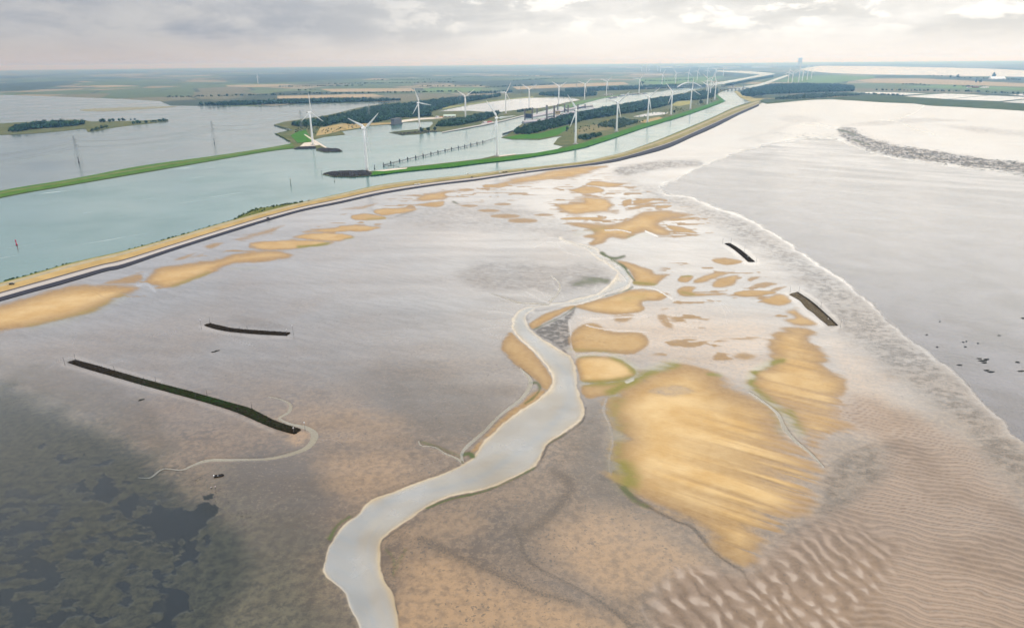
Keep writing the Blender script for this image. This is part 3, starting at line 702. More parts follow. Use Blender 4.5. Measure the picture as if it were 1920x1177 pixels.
    sD = n.sep(D.outputs['Vector'])
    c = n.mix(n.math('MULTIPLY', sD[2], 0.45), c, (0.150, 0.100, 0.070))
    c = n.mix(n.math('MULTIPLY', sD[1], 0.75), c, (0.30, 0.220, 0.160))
    c = n.mix(n.math('MULTIPLY', s_wet_pale, 0.5), c, (0.36, 0.30, 0.24))  # sheen painted pale along waterline and reef rims; ripple patches are pale sand
    n.put(b.inputs['Base Color'], c)
    # wetness decides the gloss
    rough_mud = n.fmix(s_wet, 0.46, 0.20)
    rough_mud = n.math('ADD', rough_mud, n.math('MULTIPLY', dk, 0.35))
    rough = n.fmix(fs, rough_mud, n.fmix(s_dry, 0.62, 0.85))
    rough = n.fmix(n.math('MAXIMUM', s_green, s_weed), rough, 0.8)
    rough = n.fmix(sD[2], rough, 0.55)
    rough = n.fmix(s_wet_pale, rough, 0.30)
    n.put(b.inputs['Roughness'], rough)
    b.inputs['IOR'].default_value = 1.40
    spec = n.math('MULTIPLY', n.fmix(fs, n.fmix(dk, 0.5, 0.25), n.fmix(s_dry, 0.35, 0.15)), n.math('SUBTRACT', 1.0, n.math('MULTIPLY', sD[2], 0.4)))
    n.put(b.inputs['Specular IOR Level'], spec)
    dull = n.math('MAXIMUM', n.math('MAXIMUM', n.math('MAXIMUM', fs, n.math('MULTIPLY', s_bed, 0.9)), n.math('MULTIPLY', dk, 0.8)), n.math('MAXIMUM', s_green, n.math('MULTIPLY', n.math('MAXIMUM', s_weed, sD[2]), 0.6)))
    n.put(b.inputs['Coat Weight'], n.math('MULTIPLY', n.fmix(s_wet, 0.2, 0.9), n.math('SUBTRACT', 1.0, dull), clamp=True))
    b.inputs['Coat Roughness'].default_value = 0.16; b.inputs['Coat IOR'].default_value = 1.36
    bump = n.new('ShaderNodeBump'); bump.inputs['Strength'].default_value = 0.35; bump.inputs['Distance'].default_value = 0.25
    hgt = n.math('ADD', n.math('MULTIPLY', n3, 0.35), n.math('MULTIPLY', n2, 0.8))
    n.put(bump.inputs['Height'], n.math('MULTIPLY', hgt, n.math('SUBTRACT', 1.0, n.math('MULTIPLY', s_wet_pale, 0.9))))
    n.put(b.inputs['Normal'], bump.outputs[0])
    return mt

flat = mesh_obj('tidal_flat', V3[used], remap[q], flat_material(), smooth=True)
tag(flat, 'rippled mud and sand flat laid bare at low tide', None, kind='structure')
def put_attr(o, name, chans):
    a = o.data.attributes.new(name, 'FLOAT_COLOR', 'POINT')
    d = np.stack([c_.ravel()[used] for c_ in chans], -1).astype(np.float32)
    a.data.foreach_set('color', d.ravel())
put_attr(flat, 'cover_a', [sand, dry, algae, thalweg_sheen * creek_bed])
put_attr(flat, 'cover_b', [dark, green, bed, lagoon_cov])
put_attr(flat, 'cover_c', [wet, greyness, weed, wet_pale])
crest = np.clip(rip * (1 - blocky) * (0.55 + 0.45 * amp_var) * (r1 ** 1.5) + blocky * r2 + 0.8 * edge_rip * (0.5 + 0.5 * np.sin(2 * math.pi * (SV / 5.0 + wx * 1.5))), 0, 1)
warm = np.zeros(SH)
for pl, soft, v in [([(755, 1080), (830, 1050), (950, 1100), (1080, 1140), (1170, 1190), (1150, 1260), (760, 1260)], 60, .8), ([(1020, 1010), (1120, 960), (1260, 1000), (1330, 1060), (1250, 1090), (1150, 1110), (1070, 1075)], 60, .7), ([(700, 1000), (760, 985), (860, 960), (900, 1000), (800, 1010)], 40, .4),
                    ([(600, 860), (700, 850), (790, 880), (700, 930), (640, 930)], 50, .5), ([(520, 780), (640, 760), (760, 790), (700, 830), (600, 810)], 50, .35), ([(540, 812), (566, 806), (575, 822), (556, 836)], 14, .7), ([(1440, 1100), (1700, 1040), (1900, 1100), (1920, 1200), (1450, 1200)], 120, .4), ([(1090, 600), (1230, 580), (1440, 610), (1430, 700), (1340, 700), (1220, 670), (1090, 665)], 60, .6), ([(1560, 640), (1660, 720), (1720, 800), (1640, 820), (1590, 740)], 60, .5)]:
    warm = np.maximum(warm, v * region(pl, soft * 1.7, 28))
put_attr(flat, 'cover_d', [mud_tone, crest, rip, warm])

# ------------------------------------------------------------------ thin water on the flat
def water_film(name, tint, turbid, turb_f, rough, bump_s, bump_scale, stretch=(1, 1, 1), ior=1.36, faded=False):
    mt = bpy.data.materials.new(name); mt.use_nodes = True
    t = mt.node_tree; t.nodes.clear(); n = NG(t)
    o = n.new('ShaderNodeOutputMaterial')
    tr = n.new('ShaderNodeBsdfTransparent'); tr.inputs[0].default_value = (*tint, 1)
    df = n.new('ShaderNodeBsdfDiffuse'); df.inputs[0].default_value = (*turbid, 1)
    gl = n.new('ShaderNodeBsdfGlossy'); gl.inputs['Roughness'].default_value = rough
    fr = n.new('ShaderNodeFresnel'); fr.inputs[0].default_value = ior
    co = n.new('ShaderNodeTexCoord').outputs['Object']
    cm = n.mapping(co, stretch)
    bp = n.new('ShaderNodeBump'); bp.inputs['Strength'].default_value = bump_s; bp.inputs['Distance'].default_value = 0.3
    n.put(bp.inputs['Height'], n.noise(cm, bump_scale, 4, 0.6))
    n.put(gl.inputs['Normal'], bp.outputs[0])
    n.put(gl.inputs['Roughness'], n.ramp(n.noise(n.mapping(n.mapping(co, rot=(0, 0, R(34))), (0.006, 0.03, 1)), 1.0, 5, 0.6), 0.3, 0.7, rough * 0.6, rough * 1.7))
    mx = n.new('ShaderNodeMixShader'); n.put(mx.inputs[0], n.ramp(n.noise(co, 0.03, 4, 0.55), 0.3, 0.7, turb_f * 0.6, turb_f * 1.3)); t.links.new(tr.outputs[0], mx.inputs[1]); t.links.new(df.outputs[0], mx.inputs[2])
    dp = n.new('ShaderNodeAttribute', attribute_name='depth')
    m2 = n.new('ShaderNodeMixShader'); t.links.new(fr.outputs[0], m2.inputs[0]); t.links.new(mx.outputs[0], m2.inputs[1]); t.links.new(gl.outputs[0], m2.inputs[2])
    if faded:
        clr = n.new('ShaderNodeBsdfTransparent'); m3 = n.new('ShaderNodeMixShader')
        t.links.new(dp.outputs['Fac'], m3.inputs[0]); t.links.new(clr.outputs[0], m3.inputs[1]); t.links.new(m2.outputs[0], m3.inputs[2]); t.links.new(m3.outputs[0], o.inputs[0])
    else: t.links.new(m2.outputs[0], o.inputs[0])
    return mt

def sheet(name, poly, z, mat, kind='structure', parent=None, smooth=0, drop=0.0):
    """a flat sheet at height z over a traced outline; drop > 0 gives it banks"""
    pl = smooth_line(poly, True, smooth) if smooth else np.asarray(poly, float)
    g_ = G(pl[:, 0], pl[:, 1], z)
    v = g_.tolist(); n_ = len(v); f = [tuple(range(n_))]
    ar = 0.5 * np.sum(g_[:, 0] * np.roll(g_[:, 1], -1) - np.roll(g_[:, 0], -1) * g_[:, 1])
    if ar < 0: f = [tuple(range(n_ - 1, -1, -1))]
    if drop > 0:
        v += [(x, y, z - drop) for x, y, _ in v]
        f += [(i, (i + 1) % n_, n_ + (i + 1) % n_, n_ + i) if ar < 0 else ((i + 1) % n_, i, n_ + i, n_ + (i + 1) % n_) for i in range(n_)]
    o = mesh_obj(name, v, f, mat, parent)
    if kind and parent is None: o['kind'] = kind
    return o

M_RUN = water_film('runnel_water', (0.92, 0.94, 0.92), (0.40, 0.40, 0.37), 0.25, 0.10, 0.12, 0.5)
M_CREEK = water_film('creek_water', (0.96, 0.97, 0.97), (0.50, 0.51, 0.50), 0.34, 0.10, 0.12, 0.5, faded=True)
M_LAG = water_film('lagoon_water', (0.86, 0.92, 0.96), (0.06, 0.09, 0.12), 0.08, 0.12, 0.15, 0.8, faded=True)
M_SHAL = water_film('shallow_water', (0.90, 0.91, 0.92), (0.22, 0.22, 0.245), 0.36, 0.16, 0.30, 0.25, (1, 2.2, 1), ior=1.33, faded=True)
def grow(poly, k):
    p = np.asarray(poly, float); t = np.roll(p, -1, 0) - np.roll(p, 1, 0)
    nr_ = np.stack([t[:, 1], -t[:, 0]], 1); nr_ /= np.linalg.norm(nr_, axis=1)[:, None] + 1e-9
    a = 0.5 * np.sum(p[:, 0] * np.roll(p[:, 1], -1) - np.roll(p[:, 0], -1) * p[:, 1])
    return p + nr_ * k * (1 if a > 0 else -1)
def grid_water(name, mask, level, mat, d0, d1):
    dep = sstep(level - FLAT_Z, d0, d1) * (mask > 0.02)
    ok = (mask > 0.02) & keep
    kk = ok[:-1, :-1] & ok[1:, :-1] & ok[1:, 1:] & ok[:-1, 1:]
    qq = np.stack([idx[:-1, :-1], idx[1:, :-1], idx[1:, 1:], idx[:-1, 1:]], -1)[kk]
    us = np.unique(qq); rm = np.full(nr * nc, -1, np.int64); rm[us] = np.arange(len(us))
    k2 = (CAM_H - level) / CAM_H
    vv = np.stack([MX.ravel()[us] * k2, MY.ravel()[us] * k2, np.full(len(us), level)], -1)
    o = mesh_obj(name, vv, rm[qq], mat, smooth=True); o['kind'] = 'structure'
    a = o.data.attributes.new('depth', 'FLOAT', 'POINT'); a.data.foreach_set('value', dep.ravel()[us].astype(np.float32))
    return o
w1 = grid_water('creek', region(CREEK, 24, smooth=False), 0.37, M_CREEK, -0.01, 0.15); tag(w1, 'winding pale creek crossing the mud flat')
w2 = sheet('small_creek', SMALL_POLY, 0.53, M_RUN); tag(w2, 'narrow runnel curling round the end of the long reef')
for i, ap in enumerate(ARM_POLYS):
    if max(ARMS[i][1]) < 5: continue
    a = sheet('runnel', ap, 0.52, M_RUN); tag(a, 'thin thread of water draining over the flat', group='runnels on the flat')
w3 = grid_water('lagoon', region(LAGOON, 150, ay=1.2), 0.47, M_LAG, 0.0, 0.42); tag(w3, 'dark shallow lagoon with eelgrass patches')
w4 = grid_water('shallows', region(SHALLOWS, 50, 8, n_hstreak), 0.56, M_SHAL, 0.0, 0.10); tag(w4, 'wide silver sheet of shallow water')
# ------------------------------------------------------------------ land, lake and canal
def ground_material():
    mt, n, b = material('polder')
    co = n.new('ShaderNodeTexCoord').outputs['Object']
    warp = n.noise(co, 0.0006, 3, 0.5)
    cm = n.mapping(n.mapping(co, rot=(0, 0, R(-24))), (0.0021, 0.00115, 1))
    vo = n.new('ShaderNodeTexVoronoi'); vo.feature = 'F1'; n.put(vo.inputs['Vector'], cm); vo.inputs['Scale'].default_value = 1.0; vo.inputs['Randomness'].default_value = 0.75
    rnd = n.sep(vo.outputs['Color'])
    fld = n.new('ShaderNodeValToRGB'); n.put(fld.inputs[0], rnd[0])
    cr = fld.color_ramp; cr.interpolation = 'CONSTANT'
    stops = [(0, (0.075, 0.108, 0.046)), (0.16, (0.075, 0.105, 0.042)), (0.3, (0.10, 0.135, 0.054)), (0.42, (0.30, 0.24, 0.145)), (0.52, (0.065, 0.095, 0.042)), (0.66, (0.13, 0.118, 0.07)), (0.76, (0.08, 0.118, 0.046)), (0.9, (0.22, 0.185, 0.115))]
    cr.elements[0].position = 0; cr.elements[0].color = (*stops[0][1], 1); cr.elements[1].position = stops[1][0]; cr.elements[1].color = (*stops[1][1], 1)
    for p_, c_ in stops[2:]:
        e = cr.elements.new(p_); e.color = (*c_, 1)
    c = fld.outputs[0]
    fine = n.noise(co, 0.02, 5, 0.6)
    c = n.mix(n.ramp(fine, 0.35, 0.7, 0, 0.35), c, (0.10, 0.12, 0.05))
    edge = n.new('ShaderNodeTexVoronoi'); edge.feature = 'DISTANCE_TO_EDGE'; n.put(edge.inputs['Vector'], cm); edge.inputs['Randomness'].default_value = 0.75; edge.inputs['Scale'].default_value = 1.0
    hedge = n.math('MULTIPLY', n.ramp(edge.outputs['Distance'], 0.03, 0.012, 0, 1), n.ramp(rnd[1], 0.35, 0.4))
    c = n.mix(hedge, c, (0.035, 0.05, 0.025))
    wood = n.ramp(n.noise(n.mapping(co, (1, 0.6, 1)), 0.00042, 5, 0.6), 0.495, 0.53)
    c = n.mix(wood, c, (0.035, 0.052, 0.028))
    n.put(b.inputs['Base Color'], c); b.inputs['Roughness'].default_value = 0.9; b.inputs['Specular IOR Level'].default_value = 0.1
    return mt
rings = [0, 400, 900, 1600, 2600, 4000, 6500, 11000, 20000, 45000]; na = 72
gv = [(0, 0, 0)]; gf = []
for ri, rr in enumerate(rings[1:]):
    for k in range(na):
        t = 2 * math.pi * k / na; gv.append((rr * math.cos(t), rr * math.sin(t), 0.0))
for k in range(na): gf.append((0, 1 + k, 1 + (k + 1) % na))
for ri in range(len(rings) - 2):
    a0 = 1 + ri * na; b0 = a0 + na
    for k in range(na): gf.append((a0 + k, b0 + k, b0 + (k + 1) % na, a0 + (k + 1) % na))
gnd = mesh_obj('ground', gv, gf, ground_material()); tag(gnd, 'flat polder land reaching the hazy horizon', kind='structure')

_ca, _cb = g1(100, 430), g1(620, 350)
CANAL_DIR = math.atan2(_cb.y - _ca.y, _cb.x - _ca.x)
def open_water(name, deep, pale, rough=0.12, bump_s=0.25, scale=0.12, streak=0.0, spec=0.5):
    mt, n, b = material(name)
    co = n.new('ShaderNodeTexCoord').outputs['Object']
    lo = n.noise(n.mapping(co, (1, 1.6, 1)), 0.004, 5, 0.55, 0.6)
    c = n.mix(n.ramp(lo, 0.3, 0.7), deep, pale)
    if streak:
        foam = n.noise(n.mapping(n.mapping(co, rot=(0, 0, -CANAL_DIR)), (0.0045, 0.11, 1)), 1.0, 6, 0.65, 0.4)
        fm = n.math('MULTIPLY', n.ramp(foam, 0.60, 0.70), n.ramp(n.noise(co, 0.012, 4), 0.48, 0.62))
        c = n.mix(n.math('MULTIPLY', fm, streak), c, (0.75, 0.78, 0.77))
    n.put(b.inputs['Base Color'], c)
    b.inputs['IOR'].default_value = 1.333; b.inputs['Specular IOR Level'].default_value = spec
    n.put(b.inputs['Roughness'], n.ramp(n.noise(co, 0.006, 4), 0.3, 0.7, rough * 0.5, rough * 1.7))
    bp = n.new('ShaderNodeBump'); bp.inputs['Strength'].default_value = bump_s; bp.inputs['Distance'].default_value = 0.5
    n.put(bp.inputs['Height'], n.noise(n.mapping(co, (1, 1.7, 1), rot=(0, 0, 0.4)), scale, 6, 0.68)); n.put(b.inputs['Normal'], bp.outputs[0])
    return mt
M_LAKE = open_water('lake_water', (0.070, 0.105, 0.100), (0.098, 0.130, 0.120), 0.16, 0.22, 0.10)
M_CANAL = open_water('canal_water', (0.042, 0.118, 0.106), (0.068, 0.150, 0.136), 0.15, 0.25, 0.14, 0.5)
M_POND = open_water('pond_water', (0.35, 0.36, 0.35), (0.42, 0.43, 0.42), 0.10, 0.05, 0.1)

LAKE = [(-415, 462), (-200, 412), (0, 366), (133, 343), (267, 319), (400, 298), (547, 275), (590, 250), (690, 214), (760, 196), (752, 190.5), (700, 192), (644, 194), (572, 196), (500, 199), (430, 199.5), (320, 198.5), (300, 190), (230, 186), (150, 183), (0, 178), (-200, 176), (-415, 174)]
CANAL = [(-415, 455), (-200, 408), (0, 364), (133, 341), (267, 317), (400, 296), (547, 273), (600, 250), (650, 238), (700, 226), (760, 218), (815, 216), (830, 230), (905, 222), (985, 208), (1060, 194), (1095, 186), (1120, 182), (1170, 175.5), (1245, 171), (1262, 166.5), (1330, 157.5), (1400, 145.5), (1425, 140), (1380, 136.5), (1345, 134.5),
         (1345, 132.5), (1400, 133.5), (1445, 137), (1454, 139), (1400, 148.5), (1350, 161), (1345, 168), (1372, 166), (1390, 163.5), (1426, 157), (1475, 140.5), (1480, 142), (1432, 159.5), (1400, 167), (1376, 171), (1389, 183), (1410, 191.5), (1424, 190)] + \
        [(x, y + 7) for x, y in DIKE_CANAL[::-1][2:]]
lk = sheet('lake', LAKE, 0.25, M_LAKE); tag(lk, 'wide grey-green lake behind the green dike')
cn = sheet('canal', CANAL, 0.30, M_CANAL); tag(cn, 'pale turquoise canal along the sea dike')

def grass_material(name, a, b_, rough=0.9, s1=0.02, s2=0.2, c3=None, stretch=(1, 1, 1), rot=0.0):
    mt, n, b = material(name)
    co = n.mapping(n.new('ShaderNodeTexCoord').outputs['Object'], stretch, rot=(0, 0, rot))
    c = n.mix(n.ramp(n.noise(co, s1, 6, 0.62), 0.32, 0.68), a, b_)
    c = n.mix(n.ramp(n.noise(co, s2, 5, 0.7), 0.45, 0.75, 0, 0.55), c, c3 if c3 else tuple(x * 0.55 for x in a))
    n.put(b.inputs['Base Color'], c); b.inputs['Roughness'].default_value = rough; b.inputs['Specular IOR Level'].default_value = 0.02
    bp = n.new('ShaderNodeBump'); bp.inputs['Strength'].default_value = 0.6; bp.inputs['Distance'].default_value = 0.6
    n.put(bp.inputs['Height'], n.noise(co, 0.5, 4, 0.7)); n.put(b.inputs['Normal'], bp.outputs[0])
    return mt
M_ROUGH = grass_material('rough_grass', (0.075, 0.095, 0.034), (0.135, 0.130, 0.056))
M_GREEN = grass_material('mown_grass', (0.034, 0.125, 0.010), (0.062, 0.160, 0.018), s1=0.05)
M_GREEN2 = grass_material('dike_grass', (0.055, 0.125, 0.022), (0.095, 0.165, 0.036), s1=0.05)
M_DRY = grass_material('dry_grass', (0.29, 0.215, 0.092), (0.36, 0.27, 0.125), s1=0.03, c3=(0.23, 0.20, 0.08))
M_MARSH = grass_material('salt_marsh', (0.040, 0.062, 0.020), (0.072, 0.092, 0.032), s1=0.012, s2=0.06)
M_TAN = grass_material('stubble', (0.30, 0.235, 0.145), (0.34, 0.27, 0.17), s1=0.004, s2=0.03, c3=(0.30, 0.25, 0.14))
M_FIELD = grass_material('pasture', (0.105, 0.175, 0.055), (0.135, 0.20, 0.07), s1=0.004, s2=0.03, c3=(0.13, 0.19, 0.07))
M_BANKMUD = plain('bank_mud', (0.10, 0.095, 0.07), 0.7, var=0.4, scale=0.3)
M_STONE = plain('dumped_stone', (0.055, 0.052, 0.052), 0.8, var=0.6, scale=0.35)
M_CONC = plain('concrete', (0.36, 0.345, 0.325), 0.75, var=0.2, scale=0.15)
M_TRACK = plain('sand_track', (0.52, 0.46, 0.38), 0.9, var=0.15, scale=0.2)

NORTH = [(514, 234), (531, 229), (608, 217), (632, 212), (668, 203), (716, 195), (749, 191), (820, 184), (960, 176), (1100, 172), (1250, 164), (1262, 166), (1240, 172), (1170, 176.5), (1125, 183), (1092, 190.5),
         (1062, 197), (1000, 212), (985, 215), (941, 226), (903, 234), (829, 247), (808, 247), (787, 251.5), (754, 253), (730, 248.5), (754, 245), (787, 242), (806, 238), (812, 232), (810, 227.5), (754, 230), (735, 233),
         (692, 236), (673, 241), (641, 246), (647, 252), (609, 256.5), (590, 261), (591, 263), (616, 279), (637, 280.5), (642, 284), (607, 285.5), (593, 282), (593, 277), (550, 278.5), (543, 265), (517, 250.5), (535, 246), (548, 243)]
MID = [(605, 327), (625, 331), (665, 331.5), (695, 329), (760, 321), (850, 312.5), (900, 306), (970, 298), (1041, 287), (1097, 276), (1147, 260), (1209, 239), (1257, 225), (1299, 212), (1333, 200), (1361, 190),
       (1344, 177), (1350, 173.5), (1368, 167), (1362, 163.5), (1400, 156), (1450, 145), (1452, 140.5), (1412, 147.5), (1340, 160), (1290, 172), (1262, 179), (1223, 184), (1153, 197.5), (1102, 206), (1060, 214),
       (1026, 225), (979, 232), (959, 248), (940, 258), (960, 261.5), (1012, 262), (1040, 256.5), (1057, 254.5), (1046, 259), (1038, 270), (1057, 274), (1035, 284), (970, 290), (925, 292.5), (900, 298), (800, 309.5), (740, 315.5),
       (695, 321), (660, 322), (625, 323.5)]
north = sheet('promontory', NORTH, 1.1, M_ROUGH, drop=1.4); tag(north, 'rough wooded land between the lake and the lock')
mid = sheet('lock_island', MID, 1.1, M_ROUGH, drop=1.4); tag(mid, 'long grassy island between lock canal and side channel')
isl = sheet('lake_island', [(-60, 256), (0, 253), (57, 250.5), (120, 245.5), (158, 241), (163, 246), (172, 247), (223, 238), (275, 232.5), (315, 227), (300, 224.5), (258, 226.5), (179, 228), (165, 227), (137, 224.5), (69, 228), (0, 231.5), (-60, 234)], 0.9, M_ROUGH, drop=1.0, smooth=3)
tag(isl, 'low wooded island out in the lake')
bar = sheet('lake_sandbar', [(150, 206), (200, 203), (310, 199.5), (325, 201), (230, 207.5), (170, 209)], 0.6, plain('reed_bar', (0.20, 0.19, 0.12), 0.9, var=0.3, scale=0.02), drop=0.6, smooth=3)
tag(bar, 'thin reedy bar near the far lake shore')
marsh = sheet('salt_marsh', [(1426, 188), (1447, 186.5), (1500, 186.5), (1560, 183), (1640, 178.5), (1700, 181), (1770, 187), (1873, 191.5), (1920, 195), (2330, 217), (2330, 236), (1920, 208), (1850, 204), (1800, 201), (1740, 198), (1715, 194.5), (1650, 192), (1560, 186.5), (1500, 189), (1438, 195)], 0.95, M_MARSH, drop=1.2, smooth=2)
tag(marsh, 'dark green salt marsh fringing the flat')

LAND_SHEETS = [
    ('pond', [(821, 209), (880, 197.5), (940, 188.5), (990, 184), (1050, 183), (1075, 184), (1088, 188), (1062, 192), (1045, 197), (1010, 203), (960, 207), (930, 211), (880, 208)], 1.35, M_POND, 'pale pond between the woods and the lock towers'),
    ('pond', [(1604, 173.5), (1640, 172.8), (1695, 174), (1738, 176), (1695, 178.5), (1640, 176.2)], 0.5, M_POND, 'narrow bright pond left of the two wide basins'),
    ('pond', [(1692, 181), (1771, 175.6), (1810, 177), (1850, 179), (1776, 186)], 0.5, M_POND, 'bright triangular basin above the marsh'),
    ('pond', [(1780, 186.2), (1856, 179.3), (1920, 182), (2100, 190), (2100, 196), (1920, 185.5), (1873, 190)], 0.5, M_POND, 'wide bright basin above the marsh at the picture edge'),
    ('pond', [(1879, 191.6), (1920, 187), (2080, 196), (2080, 204), (1920, 194.2)], 0.5, M_LAKE, 'bluish basin below the bright ones at the edge'),
    ('pond', [(1892, 178), (1920, 176), (2080, 182), (2080, 187), (1920, 180)], 0.5, M_POND, 'sliver of bright water behind the basins'),
    ('pond', [(1186, 219), (1205, 214.5), (1228, 210.5), (1253, 211), (1250, 214), (1225, 217), (1200, 219.5)], 1.3, M_POND, 'small curved pond on the lock island'),
    ('estuary', [(1500, 131), (1512, 127), (1540, 123.5), (1640, 124.5), (1780, 127), (1868, 129.5), (1920, 132.5), (2330, 145), (2330, 160), (1920, 144.5), (1780, 141.8), (1640, 140), (1560, 137.5), (1520, 134)], 0.5, M_POND, 'broad shining estuary on the horizon'),
    ('field', [(1600, 151), (1640, 147.5), (1780, 149.5), (1920, 157), (2200, 167), (2200, 171), (1920, 163), (1780, 159), (1640, 155.5)], 0.2, M_TAN, 'pale stubble field before the estuary'),
    ('field', [(1455, 153), (1500, 143.5), (1560, 141), (1640, 143.5), (1640, 147), (1600, 151), (1560, 156)], 0.2, M_FIELD, 'green pasture round the far turbines'),
    ('field', [(1690, 163), (1780, 160.5), (1900, 165), (2100, 172), (2100, 175), (1900, 169), (1780, 165.5)], 0.2, M_FIELD, 'green strip behind the long hedge'),
    ('field', [(600, 167), (771, 165.8), (780, 171.5), (622, 172.5)], 0.3, M_TAN, 'pinkish stubble field beyond the woods'),
    ('field', [(792, 165.8), (905, 165.5), (896, 171.5), (800, 172)], 0.3, M_FIELD, 'bright pasture beyond the woods'),
    ('field', [(520, 180), (700, 176.5), (720, 181), (640, 184), (520, 185)], 0.3, M_TAN, 'dry meadow above the lake shore'),
    ('field', [(960, 163), (1080, 157), (1170, 154), (1180, 158.5), (1090, 163), (970, 168)], 0.3, M_TAN, 'long brown field behind the turbine row'),
    ('field', [(1190, 149), (1290, 144.5), (1360, 143), (1330, 153), (1230, 160)], 0.3, M_FIELD, 'green fields left of the far canal'),
    ('meadow', [(600, 240), (640, 232), (690, 231), (735, 230), (735, 232.5), (690, 235.5), (672, 240), (640, 245), (612, 252), (592, 255)], 1.35, M_DRY, 'straw-yellow meadow on the promontory'),
    ('meadow', [(545, 254), (560, 246), (574, 243), (576, 250), (586, 262), (581, 266), (558, 268)], 1.6, M_GREEN, 'bright green mown plot by the dike head'),
    ('meadow', [(1076, 247), (1095, 238), (1120, 233), (1140, 236), (1150, 242), (1120, 247), (1085, 252)], 1.35, grass_material('olive_meadow', (0.15, 0.135, 0.06), (0.20, 0.17, 0.085)), 'olive meadow between the island woods'),
    ('meadow', [(1196, 229), (1212, 224), (1236, 219), (1243, 222), (1215, 231)], 1.35, M_DRY, 'dry patch beside the island turbine'),
    ('meadow', [(1258, 198), (1270, 190.5), (1294, 189), (1296, 195), (1275, 199)], 1.35, grass_material('lime_meadow', (0.26, 0.24, 0.08), (0.30, 0.28, 0.10)), 'yellow-green clearing in the island wood'),
    ('meadow', [(944, 258), (975, 252.5), (1010, 251), (1040, 243), (1064, 236), (1068, 240), (1044, 254), (1010, 260), (962, 260.5)], 1.4, M_GREEN, 'bright lawn at the tip of the lock island'),
    ('meadow', [(820, 197.5), (850, 199), (940, 186.5), (1000, 180.5), (1000, 183), (940, 187.6), (880, 196.5), (830, 205)], 1.4, grass_material('pond_bank', (0.22, 0.24, 0.09), (0.30, 0.28, 0.12)), 'pale grassy bank above the pond'),
    ('meadow', [(1052, 199), (1090, 189), (1130, 182), (1165, 177.3), (1168, 178), (1128, 185), (1100, 192), (1066, 203)], 1.5, M_FIELD, 'green bank between pond and upper canal'),
    ('embankment', [(695, 329.3), (760, 321.3), (850, 312.8), (900, 306.3), (970, 298.3), (1041, 287.3), (1097, 276.3), (1147, 260.3), (1209, 239.3), (1257, 225.3), (1299, 212.3), (1333, 200.3), (1360, 190), (1344, 178), (1341, 179), (1351, 187), (1330, 194.5), (1298, 206),
                    (1257, 218.5), (1209, 231), (1150, 250.5), (1097, 267), (1057, 277.5), (1000, 287.5), (900, 299.5), (800, 310.5), (700, 321.5)], 1.7, M_GREEN, 'bright green embankment along the side channel'),
    ('embankment', [(1376, 171.5), (1389, 183.5), (1408, 191.5), (1424, 188.5), (1440, 184), (1447, 185.5), (1415, 184), (1396, 179), (1382, 170.5)], 1.6, grass_material('far_bank', (0.28, 0.25, 0.10), (0.36, 0.31, 0.14)), 'straw-coloured bank where the dike meets the woods'),
    ('quay', [(829, 247.3), (829, 248.6), (903, 235.4), (941, 227.3), (985, 216.5), (985, 215), (941, 225.6), (903, 233.3)], 2.4, M_CONC, 'long grey quay wall leading to the lock'),
    ('quay', [(570, 268), (588, 266), (596, 268.5), (598, 272), (585, 274), (562, 275)], 1.5, M_TRACK, 'sandy pad round the turbine on the dike head'),
    ('path', [(570, 252.5), (572, 252), (596, 266), (616, 278.5), (613, 279), (592, 268)], 1.75, M_TRACK, 'sandy path down to the stone spit'),
    ('path', [(700, 320.5), (740, 315.8), (764, 314.5), (762, 316.5), (720, 321)], 1.75, M_TRACK, 'sandy pad behind the nearest turbine'),
    ('path', [(934, 291.8), (965, 288.5), (968, 289.5), (936, 293.8)], 1.75, M_TRACK, 'sandy pad beside the second turbine'),
    ('quay', [(735, 229), (760, 224.5), (790, 221.5), (830, 219.5), (830, 222), (790, 224.5), (760, 228.6), (738, 232)], 1.7, M_TRACK, 'sandy working quay at the small harbour'),
]
for nm, pl, z, mt_, lab in LAND_SHEETS:
    o = sheet(nm, pl, z, mt_, drop=0.0 if nm in ('pond', 'estuary') else 0.3)
    tag(o, lab)
# dumped stone noses of the moles: rubble, stone by stone too small to pick apart
def rubble(name, outline, label, hgt=2.2, n_=260, size=1.5, mat=None, kind='stuff', base=0.3):
    rng = random.Random(hash(label) & 0xffff if False else len(label) * 131 + n_)
    pl = np.asarray(outline, float)
    g_ = G(pl[:, 0], pl[:, 1], base)[:, :2]
    lo, hi = g_.min(0), g_.max(0); cen = g_.mean(0); mb = MB(); k = 0
    while k < n_:
        x, y = rng.uniform(lo[0], hi[0]), rng.uniform(lo[1], hi[1])
        if not inside(g_, np.array([x]), np.array([y]))[0]: continue
        d = float(seg_dist(g_, np.array([x]), np.array([y]), True)[0])
        z = base + min(hgt, d * 0.45)
        s_ = size * rng.uniform(0.6, 1.3)
        pts = [Vector((rng.uniform(-1, 1), rng.uniform(-1, 1), rng.uniform(-0.7, 0.7))).normalized() * s_ * rng.uniform(0.7, 1.1) for _ in range(0)]
        a = rng.uniform(0, 6.28); top = [(x + s_ * 0.6 * math.cos(a + i * 1.571), y + s_ * 0.6 * math.sin(a + i * 1.571), z + s_ * rng.uniform(0.3, 0.6)) for i in range(4)]
        bot = [(x + s_ * math.cos(a + 0.3 + i * 1.571), y + s_ * math.sin(a + 0.3 + i * 1.571), z - s_) for i in range(4)]
        mb.add(top + bot, [(0, 1, 2, 3), (4, 5, 1, 0), (5, 6, 2, 1), (6, 7, 3, 2), (7, 4, 0, 3)]); k += 1
    o = mb.build(name, mat or M_STONE); tag(o, label, kind=kind); return o
rubble('stone_spit', [(604, 327), (625, 332), (665, 332.5), (700, 329.5), (693, 321), (660, 321.5), (625, 323)], 'dark dumped stone on the nose of the lock island', 2.6, 700, 1.6)
